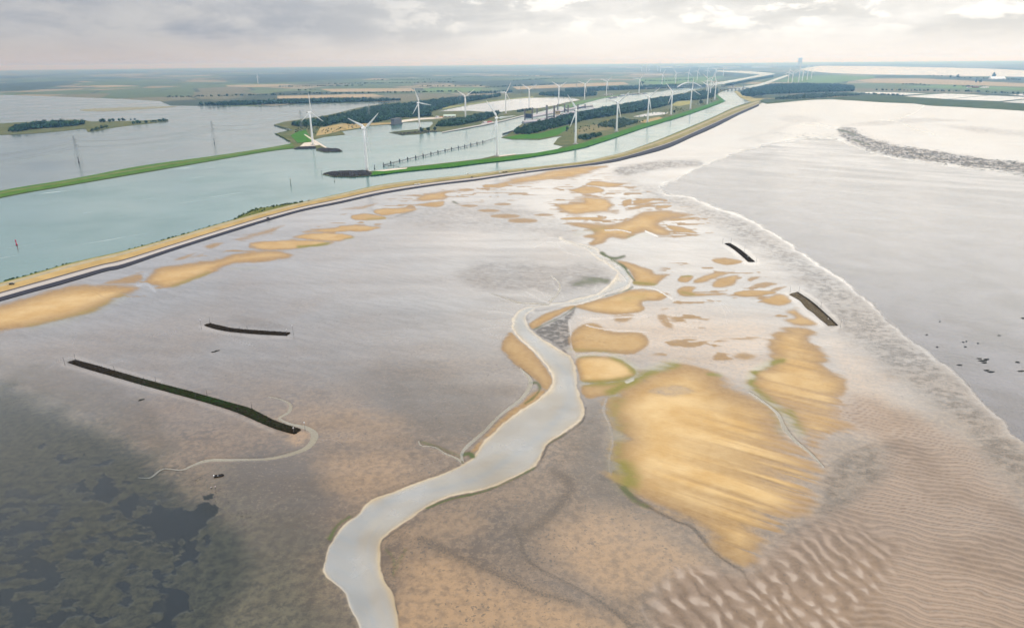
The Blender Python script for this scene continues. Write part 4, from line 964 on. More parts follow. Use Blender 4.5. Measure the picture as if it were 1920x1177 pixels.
rubble('stone_spit', [(592, 281.5), (607, 286), (642, 285), (637, 280), (616, 279), (600, 278.5)], 'dark stone spit below the dike head turbine', 2.2, 420, 1.6)
rubble('stone_spit', [(550, 280), (575, 280), (594, 278.5), (592, 275.5), (560, 276.5)], 'dark stone toe of the dike head', 2.0, 300, 1.5)
rubble('stone_spit', [(729, 249), (754, 254), (800, 250), (828, 247), (800, 245), (760, 249)], 'dark stone edge of the small mole', 1.6, 300, 1.4)

# ------------------------------------------------------------------ dikes, lofted between their traced edges
def loft(name, foot, back, profile, mats, z_foot=0.5, z_back=1.2, n=5, label=None, part_names=None, far=None, far_at=None):
    """profile: [(u, height, part index of the strip that starts here)]"""
    A_ = smooth_line(foot, False, n); B_ = smooth_line(back, False, n)
    k = min(len(A_), len(B_))
    ft = sstep(A_[:k, 0], *far_at) if far else np.zeros(k)
    A_ = G(A_[:k, 0], A_[:k, 1], z_foot); B_ = G(B_[:k, 0], B_[:k, 1], z_back)
    root = empty(name, tuple(A_[k // 2])); root['kind'] = 'structure'
    if label: root['label'] = label
    off = np.array(root.location)
    for pi, pn in enumerate(part_names):
        v = []; f = []
        for si in range(len(profile) - 1):
            if profile[si][2] != pi: continue
            b0 = len(v)
            for i in range(k):
                for sj in (si, si + 1):
                    u, h, _ = profile[sj]
                    if far: u = u * (1 - ft[i]) + far[sj] * ft[i]
                    p = A_[i] * (1 - u) + B_[i] * u; v.append((p[0] - off[0], p[1] - off[1], h - off[2]))
            for i in range(k - 1):
                f.append((b0 + 2 * i, b0 + 2 * i + 2, b0 + 2 * i + 3, b0 + 2 * i + 1))
        if v: mesh_obj(pn, v, f, mats[pi], root)
    return root
M_BASALT = plain('basalt_blocks', (0.014, 0.014, 0.017), 0.9, 0.08, var=0.5, scale=0.8)
M_BLOCK = plain('block_revetment', (0.036, 0.036, 0.046), 0.9, 0.1, var=0.35, scale=0.5)
M_ROADC = plain('concrete_road', (0.36, 0.325, 0.295), 0.8, var=0.10, scale=0.2)
M_KERB = plain('dark_kerb', (0.085, 0.07, 0.065), 0.8, var=0.3, scale=0.5)
def dike_dry():
    """straw grass that turns green where the dike runs on to the south"""
    mt, n, b = material('dike_dry_grass')
    co = n.new('ShaderNodeTexCoord').outputs['Object']; ge = n.new('ShaderNodeNewGeometry').outputs['Position']
    st = n.mix(n.ramp(n.noise(co, 0.05, 6, 0.6), 0.3, 0.7), (0.33, 0.225, 0.092), (0.43, 0.30, 0.135))
    st = n.mix(n.ramp(n.noise(co, 0.4, 5, 0.7), 0.45, 0.75, 0, 0.5), st, (0.25, 0.20, 0.08))
    gr = n.mix(n.ramp(n.noise(co, 0.04, 6, 0.6), 0.3, 0.7), (0.17, 0.15, 0.055), (0.28, 0.24, 0.10))
    c = n.mix(n.ramp(n.math('ADD', n.sep(ge)[0], n.math('MULTIPLY', n.noise(co, 0.01, 4), 200.0)), -350.0, 150.0), st, gr)
    n.put(b.inputs['Base Color'], c); b.inputs['Roughness'].default_value = 1.0; b.inputs['Specular IOR Level'].default_value = 0.02
    return mt
M_DDRY = dike_dry()
M_DPATH = grass_material('dike_path', (0.30, 0.26, 0.17), (0.36, 0.31, 0.21), s1=0.08)
M_DGREEN = grass_material('dike_edge_grass', (0.15, 0.16, 0.04), (0.24, 0.22, 0.07), s1=0.08)
M_SCRUB = grass_material('waterside_scrub', (0.035, 0.05, 0.02), (0.06, 0.075, 0.03), s1=0.2)
loft('sea_dike', DIKE_FOOT, DIKE_CANAL,
     [(-0.01, 0.25, 0), (0.06, 0.95, 1), (0.17, 2.1, 2), (0.185, 2.15, 2), (0.335, 2.35, 3), (0.40, 2.55, 4), (0.62, 3.6, 5), (0.74, 3.7, 4), (0.76, 3.68, 5), (0.80, 3.6, 6), (0.93, 2.4, 7), (1.0, 1.3, 7), (1.06, -0.3, 7)],
     far=[-0.01, 0.14, 0.33, 0.335, 0.36, 0.38, 0.60, 0.72, 0.74, 0.78, 0.92, 1.0, 1.06], far_at=(930, 1130), mats=
     [M_BASALT, M_BLOCK, M_ROADC, M_KERB, M_DDRY, M_DPATH, M_DGREEN, M_SCRUB],
     label='long curved sea dike with pale road and straw grass', part_names=['toe_stones', 'block_revetment', 'service_road', 'kerb_strip', 'grass_slope', 'crest_path', 'crest_verge', 'waterside_bank'])
LD_LOW = [(-415, 470), (-200, 420), (0, 372), (133, 348), (267, 325), (400, 302), (500, 285), (552, 279)]
LD_UP = [(-415, 450), (-200, 402), (0, 357), (133, 335), (267, 310), (400, 292), (500, 277), (549, 268)]
loft('lake_dike', LD_LOW, LD_UP, [(-0.04, 0.0, 2), (0.10, 1.0, 0), (0.38, 3.0, 1), (0.52, 3.1, 0), (0.97, 0.9, 2), (1.05, -0.2, 2)], [M_GREEN2, grass_material('dike_crest', (0.12, 0.135, 0.05), (0.16, 0.17, 0.07), s1=0.05), M_SCRUB],
     label='straight green dike between lake and canal', part_names=['grass_slope', 'crest_path', 'waterside_bank'])
# scrub bulge on the canal side of the dike
sheet('dike_foreland', [(383, 429), (430, 416), (450, 407), (468, 397), (484, 391), (520, 386), (567, 379), (600, 372), (566, 384), (510, 396), (450, 411), (400, 428)], 1.6, grass_material('foreland', (0.09, 0.11, 0.03), (0.15, 0.15, 0.05), s1=0.1), drop=1.5)['label'] = 'scrubby green bulge on the canal side of the dike'

# ------------------------------------------------------------------ woods
def leaf_blob(seed, n_leaf=18, lump=0.25):
    """one crown: a lumpy core with loose leaf faces round it; unit height, base at 0"""
    rng = random.Random(seed); v = []; f = []
    bm = bmesh.new(); bmesh.ops.create_icosphere(bm, subdivisions=1, radius=0.36)
    for p in bm.verts: p.co *= 1 + rng.uniform(-lump, lump)
    for p in bm.verts: v.append((p.co.x, p.co.y, 0.50 + p.co.z * 1.15))
    for p in bm.faces: f.append(tuple(x.index for x in p.verts))
    bm.free()
    for _ in range(n_leaf):
        d = Vector((rng.gauss(0, 1), rng.gauss(0, 1), rng.gauss(0.15, 1))).normalized()
        c = Vector((d.x * 0.40, d.y * 0.40, 0.54 + d.z * 0.44)) * 1.0
        c = c + Vector((rng.uniform(-.06, .06), rng.uniform(-.06, .06), rng.uniform(-.06, .06)))
        u = d.orthogonal().normalized(); u.rotate(Matrix.Rotation(rng.uniform(0, 6.28), 3, d)); w_ = d.cross(u)
        r = rng.uniform(0.09, 0.19); t = d * rng.uniform(-0.08, 0.08); b0 = len(v)
        v += [c + u * r + t, c + w_ * r * 0.8 - t, c - u * r + t]
        f.append((b0, b0 + 1, b0 + 2))
    return np.array([tuple(p) for p in v]), np.array([q_ for q_ in f if len(q_) == 3], dtype=np.int64)
BLOBS = [leaf_blob(s, 20) for s in range(6)]
BLOBS_LO = [leaf_blob(s + 40, 7, 0.3) for s in range(4)]

def leaf_material(name, a, b_):
    mt, n, bs = material(name)
    at = n.new('ShaderNodeAttribute', attribute_name='tint')
    co = n.new('ShaderNodeTexCoord').outputs['Object']
    c = n.mix(n.math('POWER', n.sep(at.outputs['Vector'])[0], 1.4), a, tuple(x * 1.25 for x in b_))
    c = n.mix(n.ramp(n.noise(co, 0.6, 3, 0.7), 0.4, 0.7, 0, 0.4), c, tuple(x * 1.6 for x in b_))
    n.put(bs.inputs['Base Color'], c); bs.inputs['Roughness'].default_value = 0.75; bs.inputs['Specular IOR Level'].default_value = 0.05
    return mt
M_LEAF = leaf_material('broadleaf', (0.003, 0.018, 0.013), (0.026, 0.066, 0.024))
M_LEAF2 = leaf_material('scrub_leaf', (0.016, 0.040, 0.018), (0.055, 0.082, 0.030))

def grow_wood(name, spots, label, mat=M_LEAF, blobs=BLOBS, hmin=7, hmax=13, spread=1.0, z=1.0, kind='stuff', seed=1):
    rng = np.random.default_rng(seed)
    vs, fs, ts = [], [], []; k = 0
    for x, y in spots:
        bv, bf = blobs[rng.integers(len(blobs))]
        h = hmin + (hmax - hmin) * rng.random() ** 1.6 * 1.15; wd = h * rng.uniform(0.75, 1.15) * spread
        a = rng.uniform(0, 6.28); c, s = math.cos(a), math.sin(a)
        p = np.empty_like(bv)
        p[:, 0] = x + (bv[:, 0] * c - bv[:, 1] * s) * wd; p[:, 1] = y + (bv[:, 0] * s + bv[:, 1] * c) * wd; p[:, 2] = z - 0.6 + bv[:, 2] * h
        vs.append(p); fs.append(bf + k); k += len(p)
        ts.append(np.full(len(p), rng.random()))
    o = mesh_obj(name, np.concatenate(vs), np.concatenate(fs), mat)
    at = o.data.attributes.new('tint', 'FLOAT_COLOR', 'POINT')
    t = np.concatenate(ts).astype(np.float32); at.data.foreach_set('color', np.stack([t, t, t, np.ones_like(t)], -1).ravel())
    tag(o, label, kind=kind)
    return o
def spots_in(poly, step, jitter=0.45, seed=3, gap=0.0, top=0.0):
    pl = np.asarray(poly, float); g_ = G(pl[:, 0], pl[:, 1], 1.0)[:, :2]
    lo, hi = g_.min(0), g_.max(0); rng = np.random.default_rng(seed)
    X, Y = np.meshgrid(np.arange(lo[0], hi[0], step), np.arange(lo[1], hi[1], step))
    X = X + rng.uniform(-jitter, jitter, X.shape) * step; Y = Y + rng.uniform(-jitter, jitter, Y.shape) * step
    ok = inside(g_, X.ravel(), Y.ravel())
    if top > 0:
        g2 = G(pl[:, 0], pl[:, 1], top)[:, :2]; ok &= inside(g2, X.ravel(), Y.ravel())
    if gap > 0: ok &= fbm(X.ravel() / (step * 7), Y.ravel() / (step * 7), seed, 3) > gap
    return np.stack([X.ravel()[ok], Y.ravel()[ok]], 1)
def spots_on(line, step, width=4.0, seed=5):
    pl = np.asarray(line, float); g_ = G(pl[:, 0], pl[:, 1], 1.0)[:, :2]; rng = np.random.default_rng(seed); out_ = []
    for a, b_ in zip(g_[:-1], g_[1:]):
        L = np.linalg.norm(b_ - a); k = max(1, int(L / step))
        for i in range(k):
            out_.append(a + (b_ - a) * (i + rng.uniform(0, 1)) / k + rng.uniform(-width, width, 2))
    return np.array(out_)
WOODS = [
    ('wood', [(531, 232), (575, 226), (610, 220), (640, 214), (675, 205), (720, 197), (760, 193.5), (840, 184), (945, 176), (935, 182), (860, 195), (822, 206), (800, 213), (815, 214), (812, 219), (740, 222), (705, 231), (655, 234), (640, 230), (610, 238), (560, 238)], 11.0, 8, 13, 'dark wood covering the promontory by the lake', M_LEAF),
    ('wood', [(313, 197.5), (420, 191), (560, 186.5), (640, 184), (750, 185.5), (752, 189.5), (700, 191), (644, 193), (560, 195), (430, 198.5)], 14.0, 8, 14, 'belt of trees along the far lake shore', M_LEAF),
    ('wood', [(959, 252), (975, 238), (1008, 229), (1060, 216), (1110, 206), (1170, 196), (1228, 185), (1268, 179), (1298, 174), (1345, 166), (1345, 176), (1335, 184), (1310, 188), (1294, 188), (1270, 190), (1256, 197), (1232, 203), (1209, 208), (1170, 214), (1142, 219), (1102, 225), (1069, 233.5), (1032, 243), (995, 252)], 10.0, 8, 13, 'dense dark wood behind the lock on the island', M_LEAF),
    ('wood', [(1116, 236), (1135, 228), (1165, 221), (1196, 226), (1194, 231), (1172, 238), (1153, 243), (1140, 240)], 8.0, 4.5, 8, 'young green wood among the island meadows', M_LEAF2),
    ('wood', [(1078, 258), (1090, 253), (1114, 250), (1148, 248), (1120, 257), (1095, 264)], 8.0, 4.5, 8, 'low dark scrub behind the island embankment', M_LEAF),
    ('wood', [(811, 238), (822, 228), (845, 224), (880, 218), (905, 212), (930, 211), (938, 214), (905, 227), (860, 236), (835, 238)], 8.5, 7, 11, 'dark grove on the mole by the small harbour', M_LEAF),
    ('wood', [(1392, 180), (1388, 172), (1402, 167), (1452, 157.5), (1500, 156.5), (1575, 158), (1601, 161.5), (1601, 172), (1560, 173), (1500, 175), (1440, 177), (1410, 181)], 14.0, 9, 14, 'large square-edged forest beyond the viaduct', M_LEAF),
    ('wood', [(1447, 187), (1455, 182), (1500, 177.5), (1560, 174), (1640, 178), (1560, 182.5), (1500, 186)], 12.0, 6, 11, 'loose trees between forest and salt marsh', M_LEAF2),
    ('wood', [(0, 245), (30, 236), (70, 229), (137, 226), (162, 228.5), (160, 234), (120, 239), (60, 243), (30, 248)], 11.0, 8, 13, 'trees covering the lake island', M_LEAF),
    ('wood', [(160, 245.5), (172, 246.5), (200, 240), (206, 234), (192, 236)], 9.0, 5, 8, 'scrub on the near tongue of the lake island', M_LEAF2),
    ('wood', [(1338, 164.5), (1370, 156), (1412, 148.5), (1450, 141.5), (1449, 145.5), (1400, 154.5), (1362, 163)], 20.0, 10, 15, 'narrow wood between the two far canals', M_LEAF),
    ('wood', [(1000, 176), (1040, 172), (1100, 171), (1120, 174), (1116, 180), (1090, 182), (1060, 182), (1020, 180)], 13.0, 8, 13, 'wood behind the pond beside the turbine row', M_LEAF),
    ('wood', [(880, 172.5), (960, 170), (962, 173.5), (880, 177)], 16.0, 8, 13, 'dark trees behind the promontory wood', M_LEAF),
    ('wood', [(1060, 167), (1150, 162.5), (1250, 159), (1300, 158.5), (1330, 160), (1335, 163), (1260, 166), (1160, 170), (1060, 173)], 18.0, 10, 15, 'tree belt along the upper canal', M_LEAF),
    ('wood', [(960, 209), (990, 204), (1002, 203), (1000, 206), (975, 211)], 8.0, 5, 8, 'low trees between pond and lock', M_LEAF),
    ('wood', [(900, 213), (935, 208), (942, 212), (928, 215)], 8.0, 5, 8, 'low trees at the pond corner', M_LEAF),
]
for i, (nm, pl, st, h0, h1, lab, mt_) in enumerate(WOODS):
    grow_wood(nm, spots_in(pl, st * 0.9, seed=20 + i, gap=0.30 if mt_ is M_LEAF2 else 0.16, top=h1 * 0.75), lab, mt_, hmin=h0 * 0.6, hmax=h1 * 1.3, seed=60 + i, spread=1.15)
ROWS = [
    ([(310, 183), (400, 181), (520, 178.5), (580, 177)], 'faint tree row across the far lake land'), ([(178, 229.5), (215, 227.5), (250, 226)], 'row of trees on the outer lake island'),
    ([(255, 232.5), (275, 231), (312, 226.5)], 'bushes at the tip of the lake island'), ([(585, 176), (640, 176), (760, 174), (860, 172)], 'long tree row beyond the lake shore wood'),
    ([(1640, 169.5), (1700, 170.5), (1760, 171.5), (1850, 173)], 'thick hedge above the bright basins'), ([(1855, 174.5), (1920, 176)], 'dark hedge at the picture edge'),
    ([(1690, 158.5), (1720, 159.5), (1740, 160.5)], 'clump of farm trees in the stubble'), ([(1787, 162.5), (1810, 163), (1848, 164)], 'trees round a farmyard'),
    ([(1604, 176.5), (1640, 177.5), (1690, 180.5)], 'low scrub on the marsh bank'), ([(1737, 143.5), (1750, 143), (1765, 143.5)], 'round copse before the estuary'), ([(1780, 146), (1860, 148), (1920, 151)], 'far hedge before the estuary'),
    ([(1300, 150), (1240, 153), (1210, 152)], 'far tree belt behind the last turbines'), ([(520, 163.5), (600, 162), (680, 161)], 'dark distant tree belt left of the stubble'), ([(620, 158), (760, 156), (860, 155)], 'faint distant tree belt'),
    ([(785, 163), (830, 162.5), (905, 162)], 'tree belt behind the bright pasture'), ([(910, 165), (1000, 160.5), (1040, 159)], 'dark tree belt behind the brown field'), ([(700, 151), (780, 150), (850, 149.5)], 'hazy tree belt far out in the polder'),
    ([(850, 146), (980, 143), (1060, 142)], 'hazy wood far out behind the turbines'), ([(560, 170), (590, 169.5)], 'small copse in the far fields'), ([(960, 152), (1020, 149), (1065, 147.5)], 'hazy belt before the far industry'),
]
for i, (ln, lab) in enumerate(ROWS):
    far = mpp(*ln[0])
    grow_wood('tree_row', spots_on(ln, 5 + far * 1.6, 5 + far * 4, 90 + i), lab, M_LEAF, BLOBS if far < 4 else BLOBS_LO, 7, 12 + far * 0.4, 1.1 + far * 0.06, seed=130 + i)
# shore scrub along the side-channel embankment and the dike foreland
grow_wood('shore_scrub', spots_on([(700, 329.5), (760, 321.5), (850, 313), (900, 306.5), (970, 298.5), (1041, 287.5), (1097, 276.5), (1147, 260.5), (1209, 239.5), (1257, 225.5), (1299, 212.5), (1345, 196)], 3.0, 0.8, 7), 'dark waterside growth under the green embankment', M_LEAF, BLOBS_LO, 1.4, 3.0, 1.5, z=0.4, seed=9)
grow_wood('shore_scrub', spots_on([(0, 530.5), (60, 514.5), (133, 493.5)], 2.2, 0.8, 8), 'dark scrub on the canal side of the dike', M_LEAF, BLOBS, 1.2, 2.8, 1.4, z=0.9, seed=10)
grow_wood('shore_scrub', spots_on([(233, 470.5), (300, 452), (383, 428), (400, 424), (440, 411)], 3.2, 0.9, 8), 'broken scrub under the dike crest', M_LEAF, BLOBS, 1.0, 2.6, 1.4, z=0.9, seed=11)
grow_wood('shore_scrub', np.concatenate([spots_on([(440, 412), (455, 404), (484, 391.5), (520, 386.5), (567, 379.5)], 2.0, 1.2, 18), spots_in([(455, 405), (484, 392), (530, 386), (500, 395), (460, 407)], 7, seed=4)]), 'bushes on the green bulge of the dike', M_LEAF2, BLOBS, 1.4, 3.2, 1.4, z=1.2, seed=12)
grow_wood('shore_scrub', spots_on([(1187, 281), (1237, 262.5), (1277, 246), (1327, 225), (1378, 202), (1404, 193)], 3.2, 0.8, 8), 'dark growth along the channel side of the far dike', M_LEAF, BLOBS_LO, 1.2, 2.6, 1.4, z=0.9, seed=13)
grow_wood('shore_scrub', spots_on([(514, 235), (545, 245), (517, 251), (530, 258), (543, 266)], 3.0, 3, 8), 'brown-green reeds round the promontory coves', M_LEAF2, BLOBS_LO, 1.5, 3.5, 1.6, z=0.4, seed=14)
grow_wood('shore_scrub', np.concatenate([spots_in([(548, 246), (575, 236), (600, 240), (592, 252), (580, 246), (556, 250)], 13, seed=31), spots_in([(600, 244), (650, 236), (690, 234), (660, 241), (610, 252)], 17, seed=33)]), 'scattered bushes over the yellow promontory meadow', M_LEAF2, BLOBS_LO, 2, 4.5, 1.5, z=1.1, seed=15)
grow_wood('shore_scrub', spots_in([(1060, 246), (1110, 232), (1180, 222), (1250, 205), (1300, 196), (1335, 185), (1350, 186), (1330, 194), (1298, 205), (1255, 217), (1205, 230), (1150, 248), (1100, 262), (1060, 272)], 22, seed=37, gap=0.4), 'scattered bushes over the lock island', M_LEAF2, BLOBS_LO, 2, 5, 1.5, z=1.1, seed=16)
# ------------------------------------------------------------------ wind turbines
M_WHITE = plain('turbine_white', (0.92, 0.92, 0.91), 0.35, var=0.04, scale=0.05)
M_DARKM = plain('dark_metal', (0.05, 0.055, 0.06), 0.5)
M_STEEL = plain('galvanised_steel', (0.36, 0.39, 0.39), 0.5, metal=0.3)
HUB_Z, BLADE_L = 77.5, 44.0
def blade_mesh():
    st = [(1.0, 1.0, 1.0, 0), (3.0, 1.1, 1.0, 8), (8.0, 2.9, 0.75, 12), (14.0, 2.5, 0.5, 9), (24.0, 1.8, 0.34, 5), (34.0, 1.2, 0.22, 2), (41.0, 0.75, 0.13, 0), (BLADE_L, 0.2, 0.05, -1)]
    v = []; f = []; n = 8
    for r, ch, th, tw in st:
        for i in range(n):
            t = 2 * math.pi * i / n
            x = math.cos(t) * ch * 0.80 + ch * 0.25; y = math.sin(t) * th * 0.5
            a = R(tw); v.append((x * math.cos(a) - y * math.sin(a), x * math.sin(a) + y * math.cos(a), r))
    for k in range(len(st) - 1):
        for i in range(n): f.append((k * n + i, k * n + (i + 1) % n, (k + 1) * n + (i + 1) % n, (k + 1) * n + i))
    f += [tuple(range(n - 1, -1, -1)), tuple((len(st) - 1) * n + i for i in range(n))]
    return v, f
proto = {}
def turbine_parts():
    proto['tower'] = MB().lathe([(2.7, 0), (2.6, 8), (2.6, 8.3), (2.4, 30), (2.0, 54), (1.55, HUB_Z - 1.8)], 14).build('tower', M_WHITE, smooth=True)
    nb = MB(); ys = [(-8.2, 1.2, 1.3), (-7.4, 1.7, 1.75), (-2.0, 1.9, 2.0), (2.2, 1.8, 1.9), (3.0, 1.4, 1.5)]
    v = []; f = []
    for y, hw, hh in ys:
        v += [(-hw, y, HUB_Z - hh), (hw, y, HUB_Z - hh), (hw, y, HUB_Z + hh * 0.75), (hw * 0.7, y, HUB_Z + hh), (-hw * 0.7, y, HUB_Z + hh), (-hw, y, HUB_Z + hh * 0.75)]
    for k in range(len(ys) - 1):
        for i in range(6): f.append((k * 6 + i, k * 6 + (i + 1) % 6, (k + 1) * 6 + (i + 1) % 6, (k + 1) * 6 + i))
    f += [(5, 4, 3, 2, 1, 0), tuple(24 + i for i in range(6))]
    proto['nacelle'] = mesh_obj('nacelle', v, f, M_WHITE)
    proto['cooler'] = MB().box(-1.2, 1.2, -8.6, -8.15, HUB_Z - 0.9, HUB_Z + 1.5).build('cooler', M_DARKM)
    hb = MB(); n = 12; v = []; f = []
    for y, r in [(3.05, 1.4), (4.4, 1.65), (5.6, 1.2), (6.2, 0.35)]:
        for i in range(n): v.append((r * math.cos(2 * math.pi * i / n), y, HUB_Z + r * math.sin(2 * math.pi * i / n)))
    for k in range(3):
        for i in range(n): f.append((k * n + i, k * n + (i + 1) % n, (k + 1) * n + (i + 1) % n, (k + 1) * n + i))
    f += [tuple(range(n)), tuple(3 * n + i for i in range(n))]
    proto['hub'] = mesh_obj('hub', v, f, M_WHITE, smooth=True)
    bv, bf = blade_mesh(); proto['blade'] = mesh_obj('blade', bv, bf, M_WHITE, smooth=True)
    proto['foundation'] = MB().lathe([(6.5, -0.8), (6.5, 0.5), (3.6, 1.0), (3.6, 1.3)], 16).build('foundation', M_CONC)
turbine_parts()
first_use = [True]
def turbine(px, py, theta, label, z=1.1, scale=1.0, yaw=-30.0, group='white wind turbines'):
    p = g1(px, py, z)
    r = empty('wind_turbine', p, R(yaw)); r.scale = (scale,) * 3
    tag(r, label, 'wind turbine', group)
    def piece(nm, **kw):
        if first_use[0]:
            o = proto[nm]; o.parent = r
            if 'loc' in kw: o.location = kw['loc']
            if 'rot' in kw: o.rotation_euler = kw['rot']
        else: o = link_copy(proto[nm], nm, r, kw.get('loc'), kw.get('rot'))
        return o
    for nm in ('tower', 'nacelle', 'cooler', 'hub', 'foundation'): piece(nm)
    for k in range(3):
        rot = (0, math.pi / 2 - R(theta + 120 * k), 0); loc = (0, 4.3, HUB_Z)
        if k == 0: piece('blade', loc=loc, rot=rot)
        else: link_copy(proto['blade'], 'blade', r, loc, rot)
    first_use[0] = False
    return r
TURB = [
    (587, 272, 92, 'white wind turbine on the dike head between lake and canal', 1.6, 1.0), (688.5, 321, 39, 'nearest wind turbine, on the stone nose of the lock island', 1.7, 1.0),
    (787, 243.5, 112, 'wind turbine on the small mole with three trees', 1.2, 1.0), (873, 224.5, 32, 'wind turbine rising behind the dark grove on the mole', 1.2, 1.0),
    (948.5, 213, 60, 'wind turbine at the near corner of the pond', 1.2, 1.0), (992, 204, 30, 'wind turbine behind the first lock tower', 1.2, 1.0), (1047.5, 195.5, 30, 'wind turbine behind the middle lock towers', 1.2, 1.0),
    (1096, 187.5, 42, 'wind turbine on the green bank past the pond', 1.3, 1.0), (1137, 180, 42, 'wind turbine by the low buildings on the upper canal', 1.2, 1.0), (1198, 175, 54, 'wind turbine by the moored barges on the upper canal', 1.2, 1.06),
    (1241, 160, 60, 'wind turbine at the field edge left of the arch bridge', .4, 1.08), (1266.5, 157.5, 8, 'second wind turbine behind the arch bridge, counted from the lock', .4, 1.1), (1290, 154, 75, 'third wind turbine behind the arch bridge, counted from the lock', .4, 1.1),
    (1307, 151, 65, 'fourth wind turbine behind the arch bridge, counted from the lock', .4, 1.12), (1325.5, 147.5, 80, 'fifth wind turbine behind the arch bridge, counted from the lock', .4, 1.12), (1341.5, 145, 50, 'sixth wind turbine behind the arch bridge, counted from the lock', .4, 1.12),
    (1356, 143, 20, 'last wind turbine of the row behind the arch bridge', .4, 1.12),
    (932, 292, 128, 'first wind turbine on the green embankment past the stone nose', 1.7, 1.0), (1079, 269.5, 126, 'second wind turbine on the green embankment past the stone nose', 1.7, 1.0), (1156, 246.5, 44, 'third wind turbine on the green embankment, by the young wood', 1.7, 1.0),
    (1214, 229.5, 42, 'fourth wind turbine on the green embankment, by the dry patch', 1.7, 1.0), (1258, 215.5, 130, 'fifth wind turbine on the green embankment, by the curved pond', 1.7, 1.0), (1294.5, 204.5, 88, 'sixth wind turbine on the green embankment, in front of the arch bridge', 1.7, 1.0),
    (1326, 196, 30, 'seventh wind turbine on the green embankment, nearer the bend', 1.7, 1.0), (1340, 187, 110, 'wind turbine at the bend of the side channel', 1.6, 1.05), (1331.5, 179, 70, 'second wind turbine behind the channel bend', 1.2, 1.05), (1325, 175, 20, 'wind turbine half hidden in the island wood at the bend', 1.2, 1.05),
    (1477.5, 155, 85, 'first of six hazy wind turbines on the far pasture', .4, 1.1), (1485, 155, 30, 'second of six hazy wind turbines on the far pasture', .4, 1.1), (1497, 155, 95, 'third of six hazy wind turbines on the far pasture', .4, 1.3),
    (1504, 152, 35, 'fourth of six hazy wind turbines on the far pasture', .4, 1.25), (1513, 150, 90, 'fifth of six hazy wind turbines on the far pasture', .4, 1.25), (1521, 148, 55, 'last of six hazy wind turbines on the far pasture', .4, 1.25),
    (484, 157, 90, 'lone distant wind turbine beyond the lake', .3, 0.9), (1203, 134, 60, 'faint wind turbine before the far industry, first of five', .3, 1.5), (1212, 135, 20, 'faint wind turbine before the far industry, second of five', .3, 1.5),
    (1217, 134, 80, 'faint wind turbine before the far industry, third of five', .3, 1.5), (1233, 134, 50, 'faint wind turbine before the far industry, fourth of five', .3, 1.5), (1238, 135.5, 100, 'faint wind turbine before the far industry, last of five', .3, 1.6),
]
for px, py, th, lab, z, sc_ in TURB: turbine(px, py, th, lab, z, sc_)

# ------------------------------------------------------------------ oyster reefs with their marker poles
M_REEF = None
def reef_material():
    mt, n, b = material('oyster_reef')
    co = n.new('ShaderNodeTexCoord').outputs['Object']; at = n.new('ShaderNodeAttribute', attribute_name='moss')
    c = n.mix(n.ramp(n.noise(co, 1.1, 5, 0.7), 0.35, 0.7), (0.007, 0.005, 0.003), (0.036, 0.027, 0.018))
    c = n.mix(n.math('MULTIPLY', n.sep(at.outputs['Vector'])[0], n.ramp(n.noise(co, 0.5, 4, 0.7), 0.35, 0.6)), c, (0.012, 0.032, 0.005))
    c = n.mix(n.sep(at.outputs['Vector'])[1], c, n.mix(n.noise(co, 0.8, 5, 0.7), (0.07, 0.055, 0.035), (0.17, 0.135, 0.085)))
    n.put(b.inputs['Base Color'], c); b.inputs['Roughness'].default_value = 0.95; b.inputs['Specular IOR Level'].default_value = 0.05
    return mt
M_REEF = reef_material()
